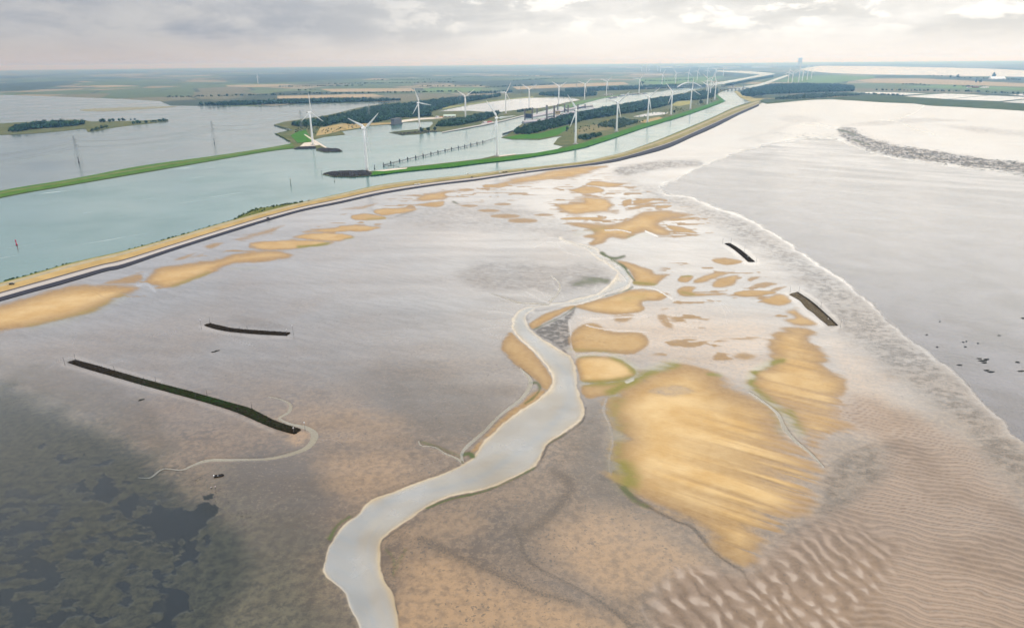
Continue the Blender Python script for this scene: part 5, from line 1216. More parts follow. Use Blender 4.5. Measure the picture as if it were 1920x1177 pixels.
def reef(lower, upper, label, moss=(), pale=0.0, height=0.75, nu=160, nv=14):
    """rock-filled reef: a rough bank between its two traced long edges"""
    a = smooth_line(lower, False, 8); b_ = smooth_line(upper, False, 8)
    def res(p):
        d = np.concatenate([[0], np.cumsum(np.linalg.norm(np.diff(p, axis=0), axis=1))]); t = np.linspace(0, d[-1], nu)
        return np.stack([np.interp(t, d, p[:, 0]), np.interp(t, d, p[:, 1])], 1)
    a, b_ = res(a), res(b_); A_ = G(a[:, 0], a[:, 1], 0.6); B_ = G(b_[:, 0], b_[:, 1], 0.6 + height * 0.8)
    org = A_[nu // 2].copy(); rng = np.random.default_rng(len(label)); v = np.zeros((nu, nv, 3)); ms = np.zeros((nu, nv, 2))
    for j in range(nv):
        u = j / (nv - 1); ed = min(1, min(u, 1 - u) * 5.0)
        p = A_ * (1 - u) + B_ * u
        v[:, j, :2] = p[:, :2] - org[:2] + rng.normal(0, 0.10, (nu, 2)) * (0.2 + ed)
        endr = np.minimum(1, np.minimum(np.arange(nu), nu - 1 - np.arange(nu)) / 2.0)
        v[:, j, 2] = 0.2 - org[2] + (0.35 + height * (0.35 + 0.65 * ed)) * (0.3 + 0.7 * endr) * (1 if 0 < j < nv - 1 else 0.0) + rng.normal(0, 0.16, nu) * ed
        for c0, wd, s_ in moss: ms[:, j, 0] = np.maximum(ms[:, j, 0], s_ * np.exp(-((np.arange(nu) / nu - c0) / wd) ** 2))
        ms[:, j, 1] = pale * sstep(np.array(1 - u), 0.15, 0.45) * (rng.random(nu) * 0.5 + 0.6)
    idx_ = np.arange(nu * nv).reshape(nu, nv)
    q_ = np.stack([idx_[:-1, :-1], idx_[1:, :-1], idx_[1:, 1:], idx_[:-1, 1:]], -1).reshape(-1, 4)
    root = empty('oyster_reef', tuple(org)); tag(root, label, 'oyster reef', 'oyster reefs on the flat')
    o = mesh_obj('reef_body', v.reshape(-1, 3), q_, M_REEF, root)
    at = o.data.attributes.new('moss', 'FLOAT_COLOR', 'POINT')
    m_ = ms.reshape(-1, 2).astype(np.float32); at.data.foreach_set('color', np.stack([m_[:, 0], m_[:, 1], m_[:, 0] * 0, m_[:, 0] * 0 + 1], -1).ravel())
    # loose shell lumps on top
    mb = MB(); rr = random.Random(len(label))
    for _ in range(420):
        i = rr.randrange(2, nu - 2); j = rr.randrange(1, nv - 1); p = v[i, j]; s_ = rr.uniform(0.12, 0.36); t = rr.uniform(0, 6.28)
        q3 = [(p[0] + s_ * math.cos(t + k * 2.09), p[1] + s_ * math.sin(t + k * 2.09), p[2] - 0.1) for k in range(3)] + [(p[0], p[1], p[2] + s_ * rr.uniform(0.6, 1.2))]
        mb.add(q3, [(0, 1, 3), (1, 2, 3), (2, 0, 3)])
    sh = mb.build('shell_lumps', M_REEF, root); sh['kind'] = 'stuff'
    return root
reef([(124, 679), (160, 691), (194, 701), (272, 723.5), (366, 749), (400, 759), (445, 774), (510, 802), (553, 814.5)], [(140, 672.5), (184, 684), (241, 700.5), (292, 714.5), (350, 729.5), (400, 743.5), (432, 752.5), (472, 764), (517, 786.5), (567, 803)],
     'longest dark reef, mossy green in its middle, in the left of the flat', moss=[(0.62, 0.13, 1.0), (0.45, 0.18, 0.6), (0.8, 0.15, 0.5)], nu=260, nv=18)
reef([(381, 609.5), (396, 615), (420, 620.5), (451, 624), (485, 627), (538, 629.5)], [(393, 604.5), (415, 609), (435, 613.5), (464, 616.5), (495, 618.5), (546, 622)], 'slim curved brown reef above the longest one', nu=150, nv=10)
reef([(1357, 456.5), (1373, 466), (1390.5, 480.5), (1402.5, 491)], [(1369, 455), (1383, 463), (1397, 473), (1417, 490)], 'short black reef nearest the far dike, on the right of the creek', nu=90, nv=12)
reef([(1478, 552), (1499, 564), (1510, 577), (1523, 586), (1533, 595), (1549, 608), (1552, 611)], [(1496, 545.5), (1525, 565), (1550, 587), (1573, 609)], 'brown reef with a black far edge beside the silver shallows', pale=1.0, nu=110, nv=18)

def pole_set(base, specs, who):
    for i, (px, py, hpx, white) in enumerate(specs):
        p = g1(px, py, 0.55); hm = hpx * mpp(px, py) * 1.08
        r = empty('marker_pole', p); tag(r, who[i], 'marker pole', 'marker poles round the reefs')
        MB().bar((0, 0, -0.6), (0.06 * hm * (0.4 if i % 2 else -0.3), 0, hm), 0.11, 0.08, 6).build('pole', M_DARKM if not white else M_POLE, r)
        MB().lathe([(0.14, -0.3), (0.30, -0.25), (0.34, 0.0), (0.28, 0.15)], 8).build('foot', M_DARKM, r)
        if white:
            MB().box(-0.32, 0.32, -0.06, 0.06, hm - 0.75, hm + 0.05).build('sign_board', M_WHITE, r)
M_POLE = plain('weathered_pole', (0.20, 0.19, 0.17), 0.8)
pole_set(0, [(122, 684, 12, 0), (141, 673.5, 9, 0), (194, 700, 13, 0), (214, 693.5, 7, 0), (272, 721, 13, 0), (292, 715, 8, 0), (368, 748, 13, 0), (388, 740.5, 10, 0), (448, 772, 13, 0), (472, 765, 12, 0), (551, 811, 10, 1), (572, 806, 15, 1)],
         ['dark pole just off the far left corner of the longest reef', 'dark pole on the upper left corner of the longest reef'] + [f'{o} pole along the lower edge of the longest reef, from its left end' if k % 2 == 0 else f'{o} pole along the upper edge of the longest reef, from its left end'
          for o, k in [('first', 0), ('first', 1), ('second', 2), ('second', 3), ('third', 4), ('third', 5), ('fourth', 6), ('fourth', 7)]] + ['white-topped pole standing on the right end of the longest reef', 'white-topped pole in the runnel at the right end of the longest reef'])
pole_set(0, [(378, 616, 16, 1), (393.5, 605, 10, 0), (451, 624, 10, 0), (463.5, 617, 6, 0), (538, 627, 9, 1), (550, 627, 17, 1)],
         ['white-topped pole off the left end of the slim reef', 'dark pole at the upper left corner of the slim reef', 'dark pole on the lower edge of the slim reef', 'short dark pole on the upper edge of the slim reef', 'short white-topped pole on the right end of the slim reef', 'tall white-topped pole off the right end of the slim reef'])
pole_set(0, [(1355, 456.5, 9, 0), (1370.5, 456, 9, 0), (1396, 472, 10, 0), (1402, 483, 2.5, 1), (1418, 490, 7, 0)],
         ['thin pole off the far corner of the short black reef', 'dark pole on the far end of the short black reef', 'thin pole halfway along the short black reef', 'small white board low on the short black reef', 'thin pole at the near end of the short black reef'])
pole_set(0, [(1481.5, 547, 10, 0), (1498, 546.5, 9.5, 0), (1539, 577, 10, 0), (1552.5, 601, 4, 1), (1576, 612, 12, 1)],
         ['left of two poles on the far end of the brown reef', 'right of two poles on the far end of the brown reef', 'dark pole halfway along the brown reef', 'low white board standing on the brown reef', 'white-topped pole at the near end of the brown reef'])

# ------------------------------------------------------------------ boat, walkers and stranded lumps on the near flat
def dinghy(px, py, rz, label):
    r = empty('inflatable_boat', g1(px, py, 0.62), rz); tag(r, label, 'boat')
    mb = MB(); L, W, rad = 2.0, 0.72, 0.24
    path = [(-L, -W)] + [(L * 0.45, -W)] + [(L * 0.45 + 1.25 * math.sin(t), -W * math.cos(t)) for t in np.linspace(0.25, math.pi - 0.25, 7)] + [(L * 0.45, W), (-L, W)]
    for a, b_ in zip(path[:-1], path[1:]): mb.bar((a[0], a[1], 0.28), (b_[0], b_[1], 0.28), rad, rad, 8)
    mb.build('tube', plain('black_rubber', (0.012, 0.012, 0.014), 0.5), r, smooth=True)
    MB().prism([(-L, -W), (L * 0.8, -W), (L * 1.05, 0), (L * 0.8, W), (-L, W)], 0.06, 0.12).build('floor', plain('boat_floor', (0.03, 0.03, 0.032), 0.7), r)
    MB().box(-L - 0.04, -L + 0.06, -W, W, 0.05, 0.62).build('transom', M_DARKM, r)
    mo = MB().box(-L - 0.45, -L - 0.05, -0.2, 0.2, 0.45, 1.0).build('outboard', M_WHITE, r)
    MB().bar((-L - 0.2, 0, 0.5), (-L - 0.3, 0, -0.1), 0.07, 0.05, 6).build('outboard_leg', M_DARKM, mo)
    MB().box(-0.6, -0.3, -W, W, 0.38, 0.44).build('thwart', plain('thwart', (0.3, 0.3, 0.3), 0.6), r)
    return r
dinghy(410.5, 892, R(18), 'black inflatable boat with white outboard aground on the near mud')
def person_material(nm, top, legs):
    mt, n, b = material(nm)
    z = n.sep(n.new('ShaderNodeTexCoord').outputs['Object'])[2]
    c = n.mix(n.math('GREATER_THAN', z, 0.92), legs, top); c = n.mix(n.math('GREATER_THAN', z, 1.47), c, (0.48, 0.30, 0.22)); c = n.mix(n.math('GREATER_THAN', z, 1.68), c, (0.06, 0.04, 0.025))
    n.put(b.inputs['Base Color'], c); b.inputs['Roughness'].default_value = 0.85
    return mt
def person(px, py, rz, label, top, legs, stride):
    sk = {'pelvis': ((0, 0, 0.95), .13), 'waist': ((0, 0, 1.10), .125), 'chest': ((0.02, 0, 1.30), .15), 'neck': ((0.03, 0, 1.47), .06), 'head': ((0.05, 0, 1.60), .095), 'crown': ((0.04, 0, 1.70), .07),
          'sl': ((0.02, .17, 1.38), .075), 'el': ((-.04, .25, 1.12), .05), 'hl': ((.10, .27, .92), .038), 'fl': ((.14, .27, .84), .03), 'sr': ((0.02, -.17, 1.38), .075), 'er': ((.0, -.25, 1.12), .05), 'hr': ((.16, -.24, .95), .038), 'fr': ((.21, -.24, .88), .03),
          'pl': ((0, .09, .88), .10), 'kl': ((stride * .5, .10, .48), .065), 'al': ((stride * .3, .10, .09), .045), 'tl': ((stride * .3 + .17, .11, .04), .04), 'pr': ((0, -.09, .88), .10), 'kr': ((-stride * .2, -.10, .48), .065), 'ar': ((-stride * .6, -.10, .09), .045), 'tr': ((-stride * .6 + .17, -.11, .04), .04)}
    ed = [('pelvis', 'waist'), ('waist', 'chest'), ('chest', 'neck'), ('neck', 'head'), ('head', 'crown'), ('chest', 'sl'), ('sl', 'el'), ('el', 'hl'), ('hl', 'fl'), ('chest', 'sr'), ('sr', 'er'), ('er', 'hr'), ('hr', 'fr'),
          ('pelvis', 'pl'), ('pl', 'kl'), ('kl', 'al'), ('al', 'tl'), ('pelvis', 'pr'), ('pr', 'kr'), ('kr', 'ar'), ('ar', 'tr')]
    ks = list(sk); me = bpy.data.meshes.new('person'); me.from_pydata([sk[k][0] for k in ks], [(ks.index(a), ks.index(b_)) for a, b_ in ed], []); me.update()
    o = bpy.data.objects.new('person', me); COL.objects.link(o)
    md = o.modifiers.new('skin', 'SKIN')
    for i, k in enumerate(ks): me.skin_vertices[0].data[i].radius = (sk[k][1],) * 2; me.skin_vertices[0].data[i].use_root = (k == 'pelvis')
    o.modifiers.new('sub', 'SUBSURF').levels = 1; o.modifiers['sub'].render_levels = 1
    me.materials.append(person_material('clothes_' + str(px), top, legs))
    o.location = g1(px, py, 0.60); o.rotation_euler = (0, 0, rz); tag(o, label, 'person')
    return o
person(396.5, 917, R(120), 'person in pale top and black trousers, standing left of the pair by the boat', (0.62, 0.58, 0.55), (0.012, 0.010, 0.012), 0.12)
person(404, 915.5, R(75), 'person in white-pink top, standing right of the pair by the boat', (0.80, 0.68, 0.68), (0.07, 0.055, 0.05), 0.22)
M_WRACK = plain('seaweed', (0.016, 0.018, 0.014), 0.7, var=0.6, scale=2.0)
def mound(name, px, py, lpx, wpx, rz, label, cat, seed=1, group=None, mat=None):
    s_ = mpp(px, py); rr = random.Random(seed); bm = bmesh.new(); bmesh.ops.create_icosphere(bm, subdivisions=2, radius=1.0)
    for vtx in bm.verts:
        k = 1 + rr.uniform(-0.22, 0.22); vtx.co = Vector((vtx.co.x * lpx * s_ * 0.5 * k, vtx.co.y * wpx * s_ * 0.9 * k, max(-0.1, vtx.co.z * 0.45 * k)))
    me = bpy.data.meshes.new(name); bm.to_mesh(me); bm.free(); me.materials.append(mat or M_WRACK)
    o = bpy.data.objects.new(name, me); COL.objects.link(o); o.location = g1(px, py, 0.6); o.rotation_euler = (0, 0, rz); tag(o, label, cat, group); return o
mound('seaweed_mound', 265, 749.5, 9, 3.0, 0.5, 'small black mound on the mud below the longest reef', 'mound', 3)
mound('seaweed_mound', 401, 659.5, 9, 1.8, 0.35, 'thin black lump on the mud below the slim reef, left half', 'mound', 4)
mound('seaweed_mound', 407, 657.5, 9, 1.8, 0.5, 'thin black lump on the mud below the slim reef, right half', 'mound', 5)
WR = [(1799, 684, 9, 2.2), (1836, 672, 9, 2), (1843, 676, 14, 3), (1850, 673.5, 9, 2.5), (1846, 680, 8, 2), (1850, 694, 10, 2), (1858, 697, 12, 2), (1873, 629, 5, 1.6), (1915, 695.5, 12, 2.2), (1908, 679, 6, 3), (1919, 596.5, 8, 2.2), (1806, 641.5, 4, 1.4), (1812, 640, 3, 1.4),
      (1810, 650, 5, 1.4), (1738, 627.5, 4, 1.2), (1757, 650.5, 4, 1.2), (1834, 643.5, 4, 1.2), (1762, 603, 3, 1)]
ORD = 'first second third fourth fifth sixth seventh eighth ninth tenth eleventh twelfth thirteenth fourteenth fifteenth sixteenth seventeenth eighteenth'.split()
for i, (x, y, l, w_) in enumerate(sorted(WR)):
    mound('seaweed_clump', x, y, l, w_, 0.1, f'{ORD[i]} black seaweed clump from the left in the silver shallows', 'seaweed', 30 + i, 'seaweed clumps in the right shallows')
# crumbs of mussel and seaweed, far too many to count
def crumbs(name, regions, label, n_tot, smin, smax, mat=M_WRACK, seed=5):
    rng = np.random.default_rng(seed); mbv = []; mbf = []; k = 0
    for poly, share in regions:
        pl = np.asarray(poly, float); lo, hi = pl.min(0), pl.max(0); got = 0; want = int(n_tot * share)
        xs = rng.uniform(lo[0], hi[0], want * 6); ys = rng.uniform(lo[1], hi[1], want * 6)
        ok = inside(pl, xs, ys); xs, ys = xs[ok], ys[ok]
        g_ = G(xs, ys, 0.6); cl = fbm(g_[:, 0] / 11, g_[:, 1] / 11, seed, 3); sel = cl > 0.52
        g_ = g_[sel][:want]
        for p in g_:
            s_ = rng.uniform(smin, smax); t = rng.uniform(0, 6.28); e = rng.uniform(0.4, 0.9)
            for i in range(5): mbv.append((p[0] + s_ * math.cos(t + i * 1.2566), p[1] + s_ * e * math.sin(t + i * 1.2566), 0.5))
            mbv.append((p[0], p[1], 0.62 + s_ * rng.uniform(0.15, 0.4)))
            for i in range(5): mbf.append((k + i, k + (i + 1) % 5, k + 5))
            k += 6
    o = mesh_obj(name, np.array(mbv), np.array(mbf, dtype=np.int64), mat); tag(o, label, kind='stuff'); return o
crumbs('mussel_crumbs', [([(1600, 560), (1780, 720), (1900, 860), (1920, 1000), (1880, 1177), (1700, 1100), (1740, 900), (1640, 720), (1540, 600)], 0.55), ([(1180, 300), (1330, 296), (1330, 330), (1170, 335)], 0.05),
        ([(700, 660), (980, 690), (950, 780), (760, 740)], 0.14), ([(300, 840), (560, 870), (560, 1000), (420, 960)], 0.16), ([(1100, 800), (1150, 900), (1220, 960), (1180, 1010), (1060, 900)], 0.10)], 'dark mussel crumbs strewn over the mud', 2600, 0.10, 0.30)
crumbs('reef_crumbs', [([(1565, 240), (1612, 240), (1680, 270), (1780, 290), (1920, 302), (1920, 332), (1760, 306), (1640, 290), (1585, 264)], 0.9), ([(1440, 248), (1600, 252), (1590, 262), (1440, 258)], 0.1)], 'dark weed and shells on the far mussel bank', 1500, 0.7, 2.6, plain('bank_weed', (0.03, 0.035, 0.018), 0.8), 9)
# ------------------------------------------------------------------ lock, bridges, jetty
M_TOWER = plain('lock_concrete', (0.20, 0.185, 0.18), 0.8, var=0.25, scale=0.2)
M_GATE = plain('gate_steel', (0.035, 0.05, 0.075), 0.5)
def zh(px, ybase, ytop):
    h = 116 + (960 - px) * math.tan(ROLL); return CAM_H * (1 - (ytop - h) / (ybase - h))
lock_o = g1(1030, 218, 1.0)
lock = empty('ship_lock', lock_o); tag(lock, 'concrete ship lock with dark lift-gate towers between canal and wood', 'lock')
def lp(px, py, z=1.0):
    return g1(px, py, z) - lock_o
def lock_slab(name, poly, z, mat, drop):
    pts = [lp(x, y, z) for x, y in poly]; mb = MB(); n_ = len(pts)
    mb.add([(p.x, p.y, p.z) for p in pts] + [(p.x, p.y, p.z - drop) for p in pts], [tuple(range(n_))] + [(i, n_ + i, n_ + (i + 1) % n_, (i + 1) % n_) for i in range(n_)])
    return mb.build(name, mat, lock)
M_LOCKQ = plain('lock_quay', (0.33, 0.305, 0.315), 0.8, var=0.2, scale=0.1)
lock_slab('quay_wall', [(979, 226.5), (984, 229), (1002, 227.5), (1026, 224.5), (1062, 213.5), (1102, 205.5), (1115, 202.5), (1113, 201.2), (1096, 203.5), (1060, 211.5), (1024, 221), (1000, 224.3)], 4.0, M_LOCKQ, 4.5)
lock_slab('quay_wall', [(984, 221), (1000, 219), (1024, 214.5), (1058, 207.5), (1096, 199.8), (1112, 198), (1110, 196.8), (1094, 198), (1056, 205), (1022, 211), (1000, 215), (984, 217)], 4.0, M_LOCKQ, 4.5)
lock_slab('guide_wall', [(978, 229), (983, 231.5), (1000, 228.6), (1015, 227), (1014, 226), (1000, 227.2), (986, 229)], 3.0, M_GATE, 3.5)
for px, yb, yt, wpx in [(984, 224, 203, 2.4), (998, 224.5, 203, 2.4), (1025, 223, 196.5, 3.0), (1039, 220.5, 197, 2.8), (1045.5, 206.5, 194.5, 2.2), (1058.5, 208, 195, 2.2), (1065, 211.5, 196.2, 2.4), (1083.5, 205.5, 195, 2.2), (1097, 203.5, 195, 2.0), (1007, 213, 202.5, 2.4)]:
    p = lp(px, yb, 4.0); hh = zh(px, yb, yt); wd = wpx * mpp(px, yb) * 0.5
    mb = MB().box(p.x - wd, p.x + wd, p.y - wd * 1.4, p.y + wd * 1.4, p.z - 3, hh - 1.0)
    mb.box(p.x - wd * 1.15, p.x + wd * 1.15, p.y - wd * 1.6, p.y + wd * 1.6, hh - 1.0, hh + 1.2)
    mb.build('gate_tower', M_TOWER, lock)
def gate(pxa, ya, pxb, yb, z0, z1, th=1.2):
    a = lp(pxa, ya, 4.0); b_ = lp(pxb, yb, 4.0); d = (b_ - a).normalized(); nn = Vector((-d.y, d.x, 0)) * th
    mb = MB(); q_ = [a + nn, b_ + nn, b_ - nn, a - nn]; mb.prism([(p.x, p.y) for p in q_], z0, z1); mb.build('lift_gate', M_GATE, lock)
gate(985, 224, 997, 224.5, 8, 22); gate(1026, 223, 1038, 220.5, 6, 10); gate(1059, 208, 1064.5, 211.5, 6, 12); gate(1084.5, 205.5, 1096, 203.5, 6, 12)
lock_slab('chamber_floor', [(1000, 223.5), (1024, 220.5), (1060, 211), (1096, 203.2), (1094, 200.6), (1058, 208), (1024, 215.2), (1000, 219.6)], 0.9, M_CANAL, 0.2)
def house(name, px, py, w_, d_, h_, rz, wall, roof, label, cat='building', gable=True, z=1.1, windows=3):
    r = empty(name, g1(px, py, z), rz); tag(r, label, cat)
    MB().box(-w_ / 2, w_ / 2, -d_ / 2, d_ / 2, -0.5, h_).build('wall', wall, r)
    if gable:
        o = 0.4; mb = MB(); mb.add([(-w_ / 2 - o, -d_ / 2 - o, h_), (w_ / 2 + o, -d_ / 2 - o, h_), (w_ / 2 + o, d_ / 2 + o, h_), (-w_ / 2 - o, d_ / 2 + o, h_), (-w_ / 2 - o, 0, h_ + d_ * 0.3), (w_ / 2 + o, 0, h_ + d_ * 0.3)],
                                [(0, 1, 5, 4), (2, 3, 4, 5), (1, 2, 5), (3, 0, 4), (3, 2, 1, 0)]); mb.build('roof', roof, r)
    else:
        MB().box(-w_ / 2 - .4, w_ / 2 + .4, -d_ / 2 - .4, d_ / 2 + .4, h_, h_ + 0.9).build('roof', roof, r)
    for i in range(windows):
        x = -w_ / 2 + w_ * (i + 0.5) / windows; MB().box(x - w_ / windows * 0.28, x + w_ / windows * 0.28, -d_ / 2 - 0.06, -d_ / 2 + 0.1, h_ * 0.4, h_ * 0.78).build('window', M_DARKM, r)
    return r
M_CREAM = plain('cream_wall', (0.58, 0.46, 0.25), 0.85); M_REDR = plain('dark_red_roof', (0.075, 0.025, 0.028), 0.7); M_GREY = plain('grey_cladding', (0.17, 0.17, 0.175), 0.6, var=0.15, scale=0.2)
M_PALEG = plain('pale_green_roof', (0.50, 0.60, 0.50), 0.5); M_OFFW = plain('off_white', (0.66, 0.64, 0.60), 0.7); M_BRICK = plain('red_brick', (0.20, 0.085, 0.06), 0.85); M_TILE = plain('roof_tile', (0.16, 0.07, 0.05), 0.8)
house('control_building', 1045.5, 214.5, 17, 12, 11, R(8), M_CREAM, M_REDR, 'cream lock control building with dark red flat roof', gable=False, z=4.0)
house('shed', 843, 220, 44, 16, 5, R(4), M_OFFW, M_PALEG, 'long shed with pale green roof at the small harbour')
house('low_building', 1141, 178.5, 46, 18, 6, R(5), M_OFFW, M_CONC, 'pale low building under a turbine on the upper canal', gable=False)
house('farm_shed', 1869, 149.3, 120, 60, 7, R(-6), M_OFFW, plain('white_roof', (0.82, 0.82, 0.80), 0.4), 'long shed with shining white roof before the estuary', z=0.2)
house('farmhouse', 1817, 164.7, 26, 16, 5, R(-10), M_OFFW, M_TILE, 'left house of the farm in the stubble', z=0.2)
house('farmhouse', 1829, 165, 34, 18, 5, R(-10), M_BRICK, M_TILE, 'middle house of the farm in the stubble', z=0.2)
house('farmhouse', 1846, 165.5, 44, 16, 4, R(-10), M_OFFW, M_OFFW, 'right pale barn of the farm in the stubble', z=0.2)

# guide jetty: two beams carried by dolphins
JET = [(719.5, 312), (735.4, 308), (752, 304), (767, 300.2), (782, 297), (796, 293.7), (810.5, 290.2), (823.6, 287), (837, 284), (849, 281.2), (862, 278.6), (873.7, 276), (885, 273), (896.6, 270.5), (907.5, 268), (919, 264.2), (931, 260.5)]
jo = g1(*JET[0], 0.3); jet = empty('guide_jetty', jo); tag(jet, 'dark timber guide jetty on dolphins running to the lock island', 'jetty')
M_TIMBER = plain('dark_timber', (0.030, 0.034, 0.042), 0.7)
JP = [g1(x, y, 0.3) - jo for x, y in JET]
axis = (JP[-1] - JP[0]).normalized(); side_v = Vector((-axis.y, axis.x, 0))
for off in (-2.6, 2.6):
    mb = MB()
    for a, b_ in zip(JP[:-1], JP[1:]): mb.bar(a + side_v * off + Vector((0, 0, 2.6)), b_ + side_v * off + Vector((0, 0, 2.6)), 0.38, n=4)
    mb.build('fender_beam', M_TIMBER, jet)
for i, p in enumerate(JP):
    MB().bar(p + side_v * -2.6 + Vector((0, 0, -2)), p + side_v * -2.6 + Vector((0, 0, 3.2)), 0.45, n=6).build('pile', M_TIMBER, jet)
    if 0 < i < 15:
        mb = MB()
        for k in range(3): t = k * 2.094; mb.bar(p + side_v * 3.4 + Vector((1.2 * math.cos(t), 1.2 * math.sin(t), -2)), p + side_v * 3.4 + Vector((0.45 * math.cos(t), 0.45 * math.sin(t), 5.6)), 0.55, n=6)
        mb.box(p.x + side_v.x * 3.4 - 1.0, p.x + side_v.x * 3.4 + 1.0, p.y + side_v.y * 3.4 - 1.0, p.y + side_v.y * 3.4 + 1.0, 5.0, 5.9)
        mb.build('dolphin', M_TIMBER, jet)
LEG = [g1(x, y, 0.3) - jo for x, y in [(719.5, 312), (729, 313.2), (738, 314.3), (748, 315.6)]]
mb = MB()
for a, b_ in zip(LEG[:-1], LEG[1:]):
    mb.bar(a + Vector((0, 0, 2.8)), b_ + Vector((0, 0, 2.8)), 0.4, n=4); mb.bar(a + Vector((0, 0, 4.0)), b_ + Vector((0, 0, 4.0)), 0.15, n=4)
mb.build('access_walkway', M_TIMBER, jet)
for p in LEG[1:]: MB().bar(p + Vector((0, 0, -2)), p + Vector((0, 0, 4)), 0.35, n=6).build('pile', M_TIMBER, jet)

def post(name, px, py, hpx, rad, label, cat, col=(0.03, 0.035, 0.04), z=0.3, topmark=None):
    r = empty(name, g1(px, py, z)); tag(r, label, cat); hm = hpx * mpp(px, py) * 1.05
    MB().lathe([(rad, -1.5), (rad, hm * 0.25), (rad * 0.7, hm * 0.3), (rad * 0.55, hm * 0.86)], 8).build('post', plain(name + '_paint_' + str(px), col, 0.6), r, True)
    if topmark == 'cone': MB().lathe([(rad * 1.1, hm * 0.84), (0.08, hm)], 8).build('topmark', plain('mark_' + str(px), col, 0.6), r)
    else: MB().lathe([(rad * 0.95, hm * 0.84), (rad * 0.95, hm)], 8).build('topmark', plain('mark_' + str(px), (0.5, 0.5, 0.48) if topmark == 'white' else col, 0.6), r)
    MB().lathe([(rad * 1.6, -0.5), (rad * 1.6, 0.35), (rad, 0.9)], 10).build('float_collar', plain('collar_' + str(px), tuple(x * 0.5 for x in col), 0.6), r)
    return r
post('spar_buoy', 31.5, 460, 8, 0.75, 'red spar buoy in the canal near the left edge', 'buoy', (0.42, 0.03, 0.07), topmark='can')
post('channel_beacon', 545.5, 348, 13, 0.55, 'dark channel beacon standing in the canal before the dike', 'beacon', (0.045, 0.075, 0.05), topmark='white')
post('spar_buoy', 627, 340.5, 3, 0.5, 'small dark buoy off the stone nose', 'buoy', (0.05, 0.06, 0.05), topmark='cone')
post('spit_beacon', 603.5, 327, 7, 0.35, 'thin beacon on the tip of the stone nose', 'beacon', (0.03, 0.06, 0.05), z=1.5)
post('spit_beacon', 641.5, 284, 6, 0.35, 'thin beacon on the end of the dike head spit', 'beacon', (0.03, 0.06, 0.05), z=1.0)
post('mooring_dolphin', 702.5, 317, 7, 0.9, 'single dark dolphin beside the nearest turbine', 'dolphin', (0.02, 0.035, 0.04))
post('mooring_dolphin', 719.5, 312.5, 6.5, 1.0, 'thick dolphin at the near end of the guide jetty', 'dolphin', (0.02, 0.03, 0.045))
post('pylon_foundation', 402, 269, 7, 1.0, 'dark foundation of the far pylon out in the lake', 'pylon base', (0.06, 0.07, 0.08), z=0.2)  # post shape stands for the pylon's dark foundation
post('pylon_foundation', 148, 305, 8, 1.0, 'dark foundation of the near pylon out in the lake', 'pylon base', (0.06, 0.05, 0.06), z=0.2)
jb = empty('pontoon_pier', g1(950, 250, 0.3)); tag(jb, 'short dark landing pier at the tip of the lock island', 'pier')
pa, pb = g1(943, 252.5, 0.3) - g1(950, 250, .3), g1(962, 246.5, .3) - g1(950, 250, .3)
MB().bar(pa + Vector((0, 0, 1.6)), pb + Vector((0, 0, 1.6)), 1.9, n=4).build('deck', M_TIMBER, jb)
for k in range(5):
    p = pa.lerp(pb, k / 4); MB().bar(p + Vector((0, 0, -2)), p + Vector((0, 0, 3.6)), 0.4, n=6).build('pile', M_TIMBER, jb)

# arch bridge and viaduct
def bridge():
    a, b_ = g1(1270.5, 166.5, 1.0), g1(1313.5, 165.5, 1.0); span = (b_ - a).length; d = (b_ - a).normalized(); rz = math.atan2(d.y, d.x)
    r = empty('arch_bridge', a, rz); tag(r, 'white tied-arch bridge over the upper canal', 'bridge')
    M_BR = plain('bridge_white', (0.85, 0.85, 0.84), 0.5); zd = 12.0; rise = span * 0.155
    MB().box(-260, span + 420, -7, 7, zd - 1.8, zd).build('deck', plain('bridge_deck', (0.22, 0.22, 0.22), 0.8), r)
    for sy in (-7.6, 7.6):
        mb = MB(); n_ = 24
        pt = [(span * i / n_, sy, zd + rise * 4 * (i / n_) * (1 - i / n_)) for i in range(n_ + 1)]
        for p, q_ in zip(pt[:-1], pt[1:]): mb.bar(p, q_, 2.6, n=4)
        mb.build('arch', M_BR, r)
        for i in range(2, n_ - 1, 2): MB().bar((pt[i][0], sy, zd), pt[i], 0.35, n=4).build('hanger', M_BR, r)
    for x in (-250, -170, -90, -4, span + 4, span + 90, span + 180, span + 270, span + 360): MB().box(x - 2, x + 2, -6, 6, -1, zd - 1.8).build('pier', M_CONC, r)
bridge()
def viaduct():
    a, b_ = g1(1346, 170.5, 1.0), g1(1404, 167.5, 1.0); L = (b_ - a).length; d = (b_ - a).normalized(); r = empty('viaduct', a, math.atan2(d.y, d.x)); tag(r, 'low grey viaduct crossing the side channel at the bend', 'bridge')
    MB().box(-30, L, -7, 7, 8.5, 10.5).build('deck', plain('viaduct_deck', (0.15, 0.16, 0.16), 0.8), r)
    MB().box(-30, L, -7.4, -7.05, 10.5, 11.6).build('railing', M_STEEL, r)
    for k in range(8): x = L * (0.08 + 0.12 * k); MB().box(x - 1.6, x + 1.6, -6, 6, -2, 8.5).build('pier', M_CONC, r)
viaduct()

